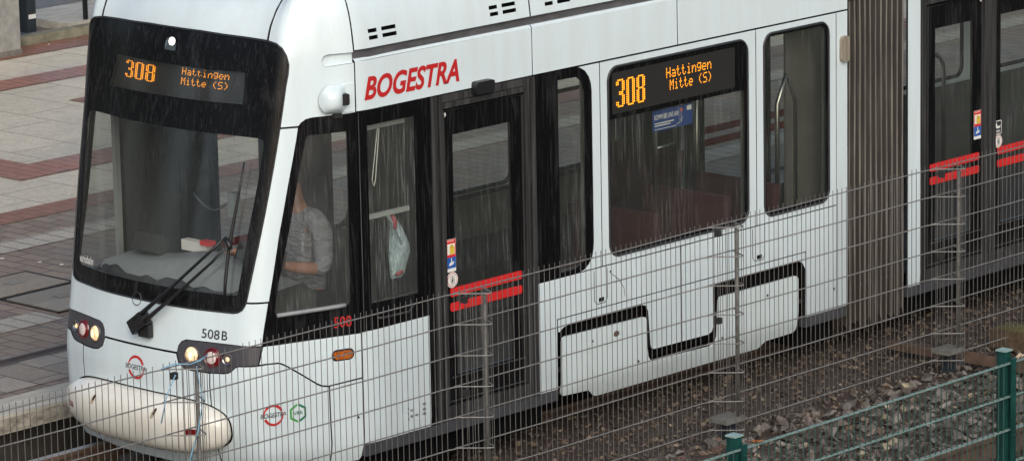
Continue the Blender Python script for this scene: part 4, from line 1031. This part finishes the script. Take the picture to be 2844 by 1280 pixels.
sheet('red_paving_band', rc(-6.28, -14, -5.93, 26), redb2, .304)
sheet('red_paving_band', rc(-7.68, 4.20, -7.18, 26), redb, .304)
sheet('red_paving_band', [(-12.3, 4.20), (-7.68, 4.20), (-7.68, 4.70), (-12.3, 4.70)], redb, .304)
sheet('red_paving_band', rc(-9.72, 6.95, -7.68, 7.45), redb2, .304)
sheet('red_paving_band', rc(-9.72, 7.45, -9.22, 20), redb2, .304)
sheet('red_paving_band', rc(-11.02, 4.70, -10.60, 26), redb, .304)
sheet('red_paving_band', rc(-12.35, 4.70, -11.90, 26), redb2, .304)
sheet('red_paving_band', rc(-11.02, -14, -10.60, 4.20), redb, .304)
# kerb and plaza beyond
mb = MB()
for k in range(32): mb.box((-12.52, -14+k*1.25, .20), (-12.37, -14+k*1.25+1.24, .385))
tag(mb.build('kerb', simple('kerb_mossy', (.19, .18, .125), .85, var=.45, scale=(5, 5, 5))), kind='structure')
sheet('plaza', rc(-60, -14, -12.52, 60), sett, .33)
sheet('plaza_grey_strip', rc(-60, -14, -16.6, 60), setg, .334)
mb = MB(); mb.box((-13.5, 9.42, .30), (-12.56, 16, .41)); tag(mb.build('concrete_slab', edge), 'flat light concrete slab lying behind the platform kerb', 'slab')
# drain channel
ch = empty('drain_channel', (-2.38, 0, .304), 'long narrow slotted drain grate running along the platform', 'drain grate')
mb = MB(); mb.box((-2.44, -14, .296), (-2.418, 14, .310)); mb.box((-2.342, -14, .296), (-2.32, 14, .310)); mb.build('frame', M['sill'], ch)
mb = MB()
for k in range(520):
    y = -6+k*.022; mb.box((-2.418, y, .298), (-2.342, y+.010, .307))
mb.build('slats', M['rust'], ch)
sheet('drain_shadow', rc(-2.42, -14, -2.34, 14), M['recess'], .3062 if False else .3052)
# manhole covers
def cover(x0, y0, x1, y1, gx, gy, label):
    e = empty('manhole_cover', ((x0+x1)/2, (y0+y1)/2, .31), label, 'manhole cover', 'slab covers set in the platform paving')
    mb = MB(); mb.box((x0+.03, y0+.03, .298), (x1-.03, y1-.03, .312)); mb.build('lid', coverm, e)
    mb = MB()
    for a in ((x0, y0, x1, y0+.012), (x0, y1-.012, x1, y1), (x0, y0, x0+.012, y1), (x1-.012, y0, x1, y1)): mb.box((a[0], a[1], .297), (a[2], a[3], .311))
    mb.build('frame', M['rubber'], e)
    mb = MB(); mb.box((gx-.055, gy-.065, .311), (gx+.055, gy+.065, .3135)); mb.build('grate', M['recess'], e)
    mb = MB()
    for k in range(6): mb.box((gx-.055+k*.0195, gy-.065, .3135), (gx-.045+k*.0195, gy+.065, .317))
    mb.build('grate_bar', M['concrete'], e)
cover(-4.47, .72, -3.90, 1.93, -4.225, 1.60, 'concrete slab cover with its small grate, left one behind the tram nose')
cover(-3.88, 1.18, -3.22, 2.5, -3.60, 1.55, 'concrete slab cover with its small grate, right one beside the tram nose')
# pillar and posts at the back
e = empty('concrete_pillar', (-12.1, 8.1, .3), 'thick grey painted square pillar standing on the platform', 'pillar')
mb = MB(); mb.box((-12.19, 7.55, .30), (-12.00, 8.31, 6)); mb.build('shaft', M['concrete'], e)
mb = MB(); mb.box((-12.20, 7.54, .30), (-11.99, 8.32, .36)); mb.build('foot', simple('pillar_grime', (.15, .14, .125), .8, var=.4), e)
e = empty('dark_post', (-12.72, 9.02, .36), 'wide anthracite post with a small white sticker near its foot', 'post')
mb = MB(); mb.box((-12.84, 8.965, .36), (-12.66, 9.085, 5)); mb.build('shaft', M['darkpost'], e)
mb = MB(); mb.box((-12.659, 8.985, .50), (-12.656, 9.08, .545)); mb.build('sticker', M['cream'], e)
e = empty('thin_post', (-12.6, 9.68, .42), 'thin dark post standing on the mossy kerb', 'post')
mb = MB(); mb.tube([(-12.58, 9.68, .42), (-12.58, 9.68, 5)], .027, 10); mb.build('shaft', M['darkpost'], e, smooth=True)
# rails and pipe
def rail(x, y0, y1, label, zt=.13):
    e = empty('rail', (x, 0, zt), label, 'rail')
    mb = MB(); P = [(-.065, -.14), (.065, -.14), (.065, -.125), (.012, -.11), (.012, -.035), (.034, -.028), (.034, -.004)]
    P2 = P + [(-a, b) for a, b in P[::-1][:-2]]
    P2 = [(-.065, -.14), (.065, -.14), (.065, -.125), (.012, -.11), (.012, -.035), (.034, -.028), (.034, -.003), (-.034, -.003), (-.034, -.028), (-.012, -.035), (-.012, -.11), (-.065, -.125)]
    nn = len(P2); vs = [(x+a, y0, zt+b) for a, b in P2]+[(x+a, y1, zt+b) for a, b in P2]
    mb.add(vs, [(i, (i+1) % nn, nn+(i+1) % nn, nn+i) for i in range(nn)]+[tuple(range(nn))[::-1], tuple(range(nn, 2*nn))]); mb.build('rail_web', M['rust'], e)
    mb = MB(); mb.box((x-.027, y0, zt-.0025), (x+.027, y1, zt+.002)); mb.build('rail_head', M['railtop'], e)
rail(-.73, -12, 24, 'cream dirty rail end beside the platform edge, running under the tram nose')
rail(.60, -12, 24, 'rusty rail in the shade beneath the tram side nearest the wire fence', .055)
rail(3.75, -12, 24, 'shiny topped rusty rail between the wire fence and green fence')
rail(5.19, -12, 24, 'rusty rail right beside the green fence')

# ---- ballast: broken stones, one mesh
def hull_variants(k):
    out = []
    for _ in range(k):
        bm = bmesh.new()
        for _ in range(9):
            v = Vector((random.gauss(0, 1), random.gauss(0, 1), random.gauss(0, 1))).normalized()*random.uniform(.75, 1.05)
            bm.verts.new(v)
        r = bmesh.ops.convex_hull(bm, input=bm.verts); 
        loose = [v for v in bm.verts if not v.link_faces]; bmesh.ops.delete(bm, geom=loose, context='VERTS')
        bm.verts.index_update(); bmesh.ops.triangulate(bm, faces=bm.faces)
        out.append((np.array([v.co[:] for v in bm.verts]), np.array([[v.index for v in f.verts] for f in bm.faces]))); bm.free()
    return out
HV = hull_variants(26)
def stones(name, region, n_, smin, smax, z0, mt, zf=None, seed=1):
    rs = np.random.RandomState(seed); Vs = []; Fs = []; C = []; o = 0
    for i in range(n_):
        x = rs.uniform(region[0], region[2]); y = rs.uniform(region[1], region[3])
        s = smin+(smax-smin)*rs.beta(1.6, 3.2); V, F = HV[rs.randint(len(HV))]
        q = rs.normal(size=4); q /= np.linalg.norm(q); a, b_, c_, d_ = q
        Rm = np.array([[1-2*(c_*c_+d_*d_), 2*(b_*c_-a*d_), 2*(b_*d_+a*c_)], [2*(b_*c_+a*d_), 1-2*(b_*b_+d_*d_), 2*(c_*d_-a*b_)], [2*(b_*d_-a*c_), 2*(c_*d_+a*b_), 1-2*(b_*b_+c_*c_)]])
        scl = np.array([s, s*rs.uniform(.6, 1), s*rs.uniform(.4, .8)])
        W = (V*scl) @ Rm.T; W[:, 2] *= .8
        z = z0+(zf(x, y) if zf else 0)+rs.uniform(-.3, .55)*s
        Vs.append(W+np.array([x, y, z])); Fs.append(F+o); C.append(np.full(len(V), rs.uniform())); o += len(V)
    Vs = np.vstack(Vs); Fs = np.vstack(Fs); C = np.concatenate(C)
    me = bpy.data.meshes.new(name); me.vertices.add(len(Vs)); me.vertices.foreach_set('co', Vs.ravel())
    me.loops.add(Fs.size); me.loops.foreach_set('vertex_index', Fs.ravel().astype(np.int32)); me.polygons.add(len(Fs))
    me.polygons.foreach_set('loop_start', np.arange(0, Fs.size, 3, dtype=np.int32)); me.polygons.foreach_set('loop_total', np.full(len(Fs), 3, dtype=np.int32))
    me.update(calc_edges=True)
    at = me.attributes.new('shade', 'FLOAT', 'POINT'); at.data.foreach_set('value', C.astype(np.float32))
    me.shade_flat(); me.materials.append(mt); ob = bpy.data.objects.new(name, me); COL.objects.link(ob)
    return tag(ob, kind='stuff')
def stonemat(name, stops, rough=.55):
    mt, n, b = mat(name); a = n.nodes.new('ShaderNodeAttribute'); a.attribute_name = 'shade'
    c = ramp(n, a.outputs['Fac'], stops)
    t = tex(n, 'Noise', Scale=45.0, Detail=5.0, Roughness=.7); n.links.new(coords(n), t.inputs['Vector'])
    c2 = mix(n, ramp(n, t.outputs['Fac'], [(.35, .45), (.6, 0.)]), c, mix(n, .6, c, (.02, .014, .010)))
    n.links.new(c2, b.inputs['Base Color']); b.inputs['Roughness'].default_value = rough; bump(n, t.outputs['Fac'], b, .5, .004); return mt
smat = stonemat('granite_stones', [(0, (.035, .029, .024)), (.35, (.082, .071, .061)), (.65, (.135, .119, .104)), (.88, (.20, .18, .156)), (.96, (.14, .085, .065)), (.99, (.36, .31, .21))])
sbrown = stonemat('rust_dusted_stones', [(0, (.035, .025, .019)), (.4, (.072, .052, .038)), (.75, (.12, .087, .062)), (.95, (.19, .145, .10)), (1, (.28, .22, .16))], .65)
stones('ballast', (1.9, -2.2, 5.4, 9.5), 8500, .026, .098, -.092, smat, seed=3)
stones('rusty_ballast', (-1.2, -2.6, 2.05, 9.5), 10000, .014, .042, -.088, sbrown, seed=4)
stones('ballast_chips', (1.6, -2.2, 4.6, 9.5), 7000, .008, .018, -.062, smat, seed=5)

# ---- cable duct and timbers lying across the ballast
e = empty('cable_duct', (1.9, 5.2, -.03), 'rusty angled steel channel lying across the ballast below the last wire fence post', 'cable duct')
mb = MB(); mb.box((1.30, 5.235, -.05), (1.94, 5.32, .0)); mb.box((2.02, 5.20, -.03), (2.75, 5.215, .05)); mb.box((2.02, 5.215, -.03), (2.75, 5.30, -.015)); mb.build('channel', M['rust'], e)
e = empty('timber_sleeper', (2.3, 6.0, 0), 'mossy old timber lying on the ballast near the right edge', 'timber')
mb = MB(); mb.box((1.80, 5.84, -.08), (2.9, 6.10, .06)); mb.build('beam', M['wood'], e)
mb = MB(); mb.box((1.82, 5.86, .06), (2.88, 6.05, .068)); mb.build('moss_cover', M['moss'], e)

# ============================================================ galvanised mesh fence
FX = 1.95; PER = 2.46; TOP = 1.42
fence = empty('mesh_fence', (FX, 0, -.1), 'grey galvanised wire mesh fence with triangular folded joints standing in front of the tram', 'fence')
levels = [TOP-.2*k for k in range(8)]
for b_i in range(-3, 5):
    ya = b_i*PER; yd = ya+.27; yb = ya+PER     # panel: D .. next A, its end folded round the post at the next joint
    h = MB(); v = MB()
    for li, z in enumerate(levels):
        jit = lambda: random.uniform(-.003, .003)
        h.tube([(FX, ya-.02 if False else ya, z), (FX, ya+.9, z-.002+jit()), (FX, ya+1.7, z-.002+jit()), (FX, yb-.06, z), (FX+.018, yb+.02, z), (FX+.155, yb+.135, z), (FX+.175, yb+.165, z), (FX+.165, yb+.185, z), (FX+.01, yb+.262, z-.002)], .0043, 6)
    ny = int((PER-.05)/.05)
    for k in range(ny+1):
        y = ya+.02+k*.0495
        tilt = random.uniform(-.002, .002)
        v.tube([(FX-.006, y, TOP-1.46), (FX-.006, y+tilt, TOP+.030)], .0031, 4)
    for t_ in (.12, .34, .56, .68, .9):                        # uprights on the folded faces
        x = FX+.018+(.155-.018)*t_; y = yb+.02+(.135-.02)*t_; v.tube([(x, y, TOP-1.46), (x, y, TOP+.028)], .0030, 4)
    for t_ in (.0, .2, .45, .75):
        x = FX+.165-.155*t_; y = yb+.185+.077*t_; v.tube([(x, y, TOP-1.46), (x, y, TOP+.012)], .0028, 4)
    pn = h.build('mesh_panel', M['galv'], fence); v.build('upright_wires', M['galvv'], pn)
for k in range(-2, 5):
    y = k*PER
    mb = MB(); mb.tube([(FX+.118, y+.17, .07), (FX+.118, y+.17, TOP-.02)], .012, 10); ps = mb.build('post', M['polegrey'], fence, smooth=True)
    mb = MB(); mb.box((FX-.01, y+.03, .07), (FX+.14, y+.22, .105)); mb.build('base_plate', M['plate'], ps)
    mb = MB(); mb.box((FX+.02, y+.10, -.2), (FX+.09, y+.18, .075)); mb.build('stub', M['darkpost'], ps)
    mb = MB()
    for z in (TOP-.02, TOP-.62):
        mb.box((FX+.05, y+.02, z-.035), (FX+.085, y+.055, z+.005))
    mb.each('clamp', M['rubber'], ps)
# blue twine tied to the second post
e = empty('blue_twine', (FX+.15, -PER+.15, 1.4), 'light blue plastic twine knotted round the fence post in front of the right headlight', 'twine')
mb = MB(); yb = -PER
mb.tube([(FX+.02, yb-.02, 1.43), (FX+.05, yb+.06, 1.45), (FX+.10, yb+.14, 1.44), (FX+.12, yb+.20, 1.455), (FX+.05, yb+.33, 1.46)], .010, 5, taper=[.005, .009, .005, .008, .004], flat=.5)
mb.tube([(FX+.13, yb+.16, 1.43), (FX+.14, yb+.19, 1.22), (FX+.13, yb+.16, 1.05), (FX+.12, yb+.11, .92), (FX+.10, yb+.08, .78)], .007, 5, taper=[.003, .003, .006, .006, .008], flat=.4)
mb.tube([(FX+.10, yb+.02, 1.40), (FX+.08, yb-.04, 1.28), (FX+.06, yb-.07, 1.12)], .004, 4)
mb.build('strands', M['ribbon'], e, smooth=True)

# ============================================================ green fence
GX = 5.6; GT = 1.372
gf = empty('green_fence', (GX, 0, -.2), 'dark green double wire mesh fence with square capped posts in the lower right corner', 'fence')
gposts = [-6.46, -4.01, -1.56, .89, 3.34]
for i in range(len(gposts)-1):
    a, b_ = gposts[i]+.02, gposts[i+1]+.0
    h = MB(); v = MB()
    for z in [GT-.2*k for k in range(7)]:
        for dx in (-.008, .008): h.tube([(GX+dx, a, z), (GX+dx, b_+.02, z)], .0040, 6)
    y = a+.03
    while y < b_-.02:
        v.tube([(GX, y, GT-1.4), (GX, y, GT+.004)], .0044, 4); y += .05
    p = h.build('mesh_panel', M['greenw'], gf); v.build('upright_wires', M['greend'], p)
for y in gposts:
    mb = MB(); mb.box((GX-.075, y-.020, -.2), (GX-.015, y+.040, 1.44)); ps = mb.build('post', M['green'], gf)
    mb = MB(); mb.box((GX-.079, y-.026, 1.44), (GX-.008, y+.046, 1.449)); mb.build('cap', simple('cap_pale_green', (.25, .36, .33), .4, var=.2), ps)
    mb = MB(); mb.box((GX+.016, y-.005, -.2), (GX+.028, y+.035, 1.405)); mb.build('clamp_bar', M['green'], ps)
    mb = MB()
    for z in [GT-.2*k for k in range(7)]: mb.disc((GX+.028, y+.015, z-.03), (1, 0, 0), .007, 8, rings=((1, 0), (.8, .006)))
    mb.each('bolt', M['greend'], ps)
def leaf(name, loc, label, mt, s=.03):
    mb = MB(); vs = []; n_ = 9
    for i in range(n_):
        a = 2*math.pi*i/n_; r_ = s*(1 if i % 2 else .55); vs.append((loc[0]+r_*math.cos(a), loc[1]+r_*math.sin(a), loc[2]+random.uniform(-.2, .9)*s))
    vs.append((loc[0], loc[1], loc[2]+s*.2)); vs2 = [(x, y, z-.002) for x, y, z in vs]
    mb.add(vs, [(i, (i+1) % n_, n_) for i in range(n_)]); mb.add(vs2, [((i+1) % n_, i, n_) for i in range(n_)])
    tag(mb.build(name, mt), label, 'leaf')
leaf('dry_leaf', (GX, -1.40, 1.385), 'orange dry leaf caught on the green fence top beside its post', M['leafor'], .035)
leaf('dry_leaf', (GX, 1.00, 1.385), 'pale dry leaf caught on the green fence top at the right edge', M['pipe'], .03)
leaf('dry_leaf', (4.2, -.25, -.03), 'yellow leaf lying on the ballast behind the green fence', M['yellow'], .03)
# litter on the platform
for i, (x, y, lb) in enumerate(((-4.95, 2.10, 'small white scrap, topmost on the brown paving left of the tram nose'), (-4.62, 2.2, 'small white scrap, middle one on the brown paving left of the tram nose'), (-4.42, 2.25, 'small pale scrap, lowest on the brown paving left of the tram nose'), (-6.40, 4.05, 'tiny bright scrap on the edge of the red paving band'), (-12.2, 8.85, 'tiny white scrap on the wet red paving by the kerb'))):
    mb = MB(); mb.disc((x, y, .309), (0, 0, 1), (.018 if i < 3 else .012), 7, rings=((1, 0), (.7, .003))); tag(mb.build('litter', M['cream']), lb, 'litter')
mb = MB(); mb.box((-.35, -1.42, -.06), (-.22, -1.34, -.035), rot=Matrix.Rotation(R(20), 3, 'X')); mb.cur = 1; mb.box((-.24, -1.40, -.05), (-.16, -1.33, -.02), rot=Matrix.Rotation(R(25), 3, 'Y')); mb.cur = 2; mb.box((-.22, -1.36, -.02), (-.17, -1.32, .0))
tag(mb.build('crisp_packet', [M['blue'], M['cream'], M['yellow']]), 'crumpled blue and white wrapper lying on the track below the bumper', 'wrapper')

# ============================================================ vegetation beyond the green fence (seen mirrored in the windows)
gm, n, b = mat('ivy'); a = n.nodes.new('ShaderNodeAttribute'); a.attribute_name = 'shade'
n.links.new(ramp(n, a.outputs['Fac'], [(0, (.025, .05, .012)), (.5, (.055, .105, .022)), (1, (.10, .16, .04))]), b.inputs['Base Color']); b.inputs['Roughness'].default_value = .6
def foliage(name, pts, s0, s1, mt, seed):
    rs = np.random.RandomState(seed); N = len(pts); P = np.array(pts); s = rs.uniform(s0, s1, N)
    A = rs.normal(size=(N, 3)); A /= np.linalg.norm(A, axis=1)[:, None]; B = rs.normal(size=(N, 3)); B = np.cross(A, B); B /= np.linalg.norm(B, axis=1)[:, None]
    V = np.stack([P-A*s[:, None], P+B*s[:, None]*.5, P+A*s[:, None], P-B*s[:, None]*.5], 1).reshape(-1, 3)
    me = bpy.data.meshes.new(name); me.vertices.add(len(V)); me.vertices.foreach_set('co', V.ravel()); me.loops.add(4*N); me.loops.foreach_set('vertex_index', np.arange(4*N, dtype=np.int32))
    me.polygons.add(N); me.polygons.foreach_set('loop_start', np.arange(0, 4*N, 4, dtype=np.int32)); me.polygons.foreach_set('loop_total', np.full(N, 4, dtype=np.int32)); me.update(calc_edges=True)
    at = me.attributes.new('shade', 'FLOAT', 'POINT'); at.data.foreach_set('value', np.repeat(rs.uniform(size=N), 4).astype(np.float32)); me.materials.append(mt)
    ob = bpy.data.objects.new(name, me); COL.objects.link(ob); return ob
pts = [(x, y, -.1+.55*random.random()*(.6+.4*math.sin(y*1.7+x*2))+.12*(x-6.2)) for x, y in ((random.uniform(6.3, 10.5), random.uniform(-7, 14)) for _ in range(26000))]
tag(foliage('ground_ivy', pts, .04, .09, gm, 5), kind='stuff')
pts = [(x, y, -.08+.30*random.random()*(.4+.6*abs(math.sin(y*1.3+x*3)))) for x, y in ((random.uniform(4.35, 5.05) if random.random() < .6 else random.uniform(5.3, 6.2), random.uniform(3.9, 16)) for _ in range(9000))]
tag(foliage('reflection_weeds', pts, .03, .08, gm, 6), kind='stuff')  # weeds out of view, added to give the windows green reflections
sheet('verge', rc(6.2, -12, 14, 24), simple('verge_soil', (.03, .035, .015), .95, var=.5), -.09)
print('setting done', len(bpy.data.objects))

# ============================================================ driver
def skinned(name, joints, bones, mats, parent, sub=2):
    me = bpy.data.meshes.new(name); me.from_pydata([j[0] for j in joints], bones, [])
    ob = bpy.data.objects.new(name, me); COL.objects.link(ob)
    md = ob.modifiers.new('s', 'SKIN'); 
    for i, j in enumerate(joints):
        d = me.skin_vertices[0].data[i]; d.radius = j[1] if isinstance(j[1], tuple) else (j[1], j[1]); d.use_root = (i == 0)
    sb = ob.modifiers.new('d', 'SUBSURF'); sb.levels = sub; sb.render_levels = sub
    bpy.context.view_layer.update()
    ev = ob.evaluated_get(bpy.context.evaluated_depsgraph_get()); m2 = bpy.data.meshes.new_from_object(ev)
    bpy.data.objects.remove(ob)
    ob = bpy.data.objects.new(name, m2); COL.objects.link(ob); m2.materials.clear(); m2.materials.append(mats)
    m2.polygons.foreach_set('use_smooth', [True]*len(m2.polygons))
    if parent: ob.parent = parent
    return ob
dx, dy, dz = .12, .20, 0.0
person = skinned('person', [((.10, .22, 1.02), (.15, .12)), ((.10, .24, 1.20), (.15, .11)), ((.10, .22, 1.42), (.17, .12)), ((.10, .20, 1.56), (.09, .07)), ((.10, .17, 1.66), .050), ((.10, .13, 1.76), (.075, .09)), ((.10, .11, 1.87), (.08, .095)),
    ((.31, .19, 1.53), .065), ((.40, .10, 1.28), .052), ((.36, -.13, 1.33), .040), ((.35, -.20, 1.36), .028),
    ((-.11, .19, 1.53), .065), ((-.22, .05, 1.28), .052), ((-.14, -.14, 1.36), .040), ((-.13, -.20, 1.38), .028),
    ((.20, .12, .98), .09), ((.22, -.22, 1.00), .075), ((.22, -.26, .62), .055), ((.22, -.36, .50), .045),
    ((.0, .12, .98), .09), ((-.02, -.22, 1.00), .075), ((-.02, -.26, .62), .055), ((-.02, -.36, .50), .045)],
    [(0, 1), (1, 2), (2, 3), (3, 4), (4, 5), (5, 6), (3, 7), (7, 8), (8, 9), (9, 10), (3, 11), (11, 12), (12, 13), (13, 14), (0, 15), (15, 16), (16, 17), (17, 18), (0, 19), (19, 20), (20, 21), (21, 22)], M['skin'], None)
tag(person, 'driver in a grey jacket sitting behind the cab side window with one hand forward', 'person')
skinned('jacket', [((.10, .22, .98), (.17, .14)), ((.10, .24, 1.20), (.17, .13)), ((.10, .22, 1.42), (.19, .14)), ((.10, .19, 1.64), (.085, .075)), ((.32, .19, 1.535), .082), ((.415, .10, 1.28), .066), ((.395, .02, 1.30), .058),
    ((-.12, .19, 1.53), .080), ((-.235, .05, 1.28), .066), ((-.15, -.11, 1.35), .052)], [(0, 1), (1, 2), (2, 3), (3, 4), (4, 5), (5, 6), (3, 7), (7, 8), (8, 9)], M['jacket'], person)
skinned('trousers', [((.10, .21, 1.0), (.175, .145)), ((.20, .12, .98), .115), ((.22, -.235, 1.00), .098), ((.22, -.265, .60), .076), ((0, .12, .98), .115), ((-.02, -.235, 1.00), .098), ((-.02, -.265, .60), .076)], [(0, 1), (1, 2), (2, 3), (0, 4), (4, 5), (5, 6)], M['jeans'], person)
skinned('hair', [((.10, .135, 1.925), (.095, .10)), ((.10, .19, 1.84), (.092, .07)), ((.10, .205, 1.71), (.075, .05))], [(0, 1), (1, 2)], M['hair'], person)
for s, cx_ in ((1, .35), (-1, -.13)):
    for k in range(4):
        fx = cx_+(-.024+.016*k)
        skinned('finger', [((fx, -.205, 1.372), .010), ((fx, -.250, 1.375+.004*k), .009), ((fx+.002, -.278, 1.352), .008), ((fx+.002, -.275, 1.330), .007)], [(0, 1), (1, 2), (2, 3)], M['skin'], person, 1)
    skinned('thumb', [((cx_-s*.030, -.19, 1.365), .012), ((cx_-s*.050, -.225, 1.355), .010), ((cx_-s*.045, -.255, 1.345), .008)], [(0, 1), (1, 2)], M['skin'], person, 1)
# face
mb = MB(); mb.disc((.072, .028, 1.842), (0, -1, 0), .010, 8, rings=((1, 0), (.5, .005))); mb.disc((.128, .028, 1.842), (0, -1, 0), .010, 8, rings=((1, 0), (.5, .005))); mb.each('eye', M['ink'], person)
# ---- carrier bag hanging inside the cab door window
e = empty('carrier_bag', (1.03, .40, 1.75), 'white and pale blue plastic bag hanging inside the cab door window', 'bag')
ol = [(.22, 1.712), (.245, 1.740), (.27, 1.735), (.30, 1.69), (.36, 1.60), (.40, 1.54), (.425, 1.49), (.425, 1.43), (.40, 1.35), (.375, 1.30), (.34, 1.275), (.26, 1.28), (.255, 1.32), (.245, 1.42), (.255, 1.55), (.27, 1.62), (.25, 1.67)]
mb = MB(); cy, czz = .32, 1.48; rings_ = []
for kk, xo in ((1, 0), (.8, .022), (.45, .036), (.12, .040)):
    rings_.append([(1.035+xo+.006*math.sin(i*2.3+kk*5), cy+(a-cy)*kk+.13, czz+(b_-czz)*kk+.035) for i, (a, b_) in enumerate(ol)])
vs = [p for r_ in rings_ for p in r_]; nn = len(ol)
fs = [(i*nn+j, i*nn+(j+1) % nn, (i+1)*nn+(j+1) % nn, (i+1)*nn+j) for i in range(3) for j in range(nn)] + [tuple(range(3*nn, 4*nn))]
mb.add(vs, fs); mb.add([(1.022, a+.13, b_+.035) for a, b_ in ol], [tuple(range(nn))]); mb.build('sack', M['bag'], e, smooth=True)
mb = MB(); mb.tube([(1.05, .38, 1.755), (1.055, .405, 1.695), (1.065, .398, 1.645)], .014, 6, taper=[.012, .018, .010]); mb.tube([(1.065, .40, 1.345), (1.07, .45, 1.36)], .012, 5); mb.build('print', M['bagred'], e, smooth=True)
print('all done', len(bpy.data.objects))

# trees across the plaza: they stand outside the picture and show only as dark shapes mirrored in the windscreen
tm, n, b = mat('tree_leaves'); a = n.nodes.new('ShaderNodeAttribute'); a.attribute_name = 'shade'
n.links.new(ramp(n, a.outputs['Fac'], [(0, (.02, .03, .010)), (1, (.05, .065, .02))]), b.inputs['Base Color']); b.inputs['Roughness'].default_value = .7
bark = simple('tree_bark', (.045, .036, .028), .9, var=.3)
random.seed(21)
for i_, (tx, ty, th) in enumerate(((-17, -15, 11), (-23, -17, 13), (-15, -23, 12), (-27, -25, 14), (-20, -29, 13), (-32, -16, 14), (-12, -30, 12))):
    e = empty('plaza_tree', (tx, ty, .3), 'thin crowned tree across the plaza, mirrored in the tram windscreen', 'tree', 'trees across the plaza')
    mb = MB(); mb.tube([(tx, ty, 0), (tx+.1, ty, th*.3), (tx-.1, ty+.1, th*.62), (tx, ty, th*.95)], .2, 8, taper=[.26, .19, .12, .03]); pts = []
    for k in range(26):
        z0 = th*random.uniform(.22, .8); a_ = random.uniform(0, 6.28); L_ = random.uniform(1.6, 3.2)*(1.1-z0/th*.5)
        p1 = Vector((tx+math.cos(a_)*L_*.5, ty+math.sin(a_)*L_*.5, z0+L_*.45)); p2 = Vector((tx+math.cos(a_)*L_, ty+math.sin(a_)*L_, z0+L_*random.uniform(.7, 1.1)))
        mb.tube([(tx, ty, z0), p1, p2], .05, 5, taper=[.07, .045, .015])
        for q in range(70): pts.append(tuple(p1.lerp(p2, random.uniform(0, 1.25))+Vector((random.gauss(0, .45), random.gauss(0, .45), random.gauss(0, .4)))))
    mb.build('trunk', bark, e, smooth=True)
    cr_ = foliage('crown', pts, .10, .22, tm, 50+i_); cr_.data.transform(Matrix.Translation(-e.location)); cr_.parent = e
for o_ in [person]: o_.location = Vector((.16, .12, .06))
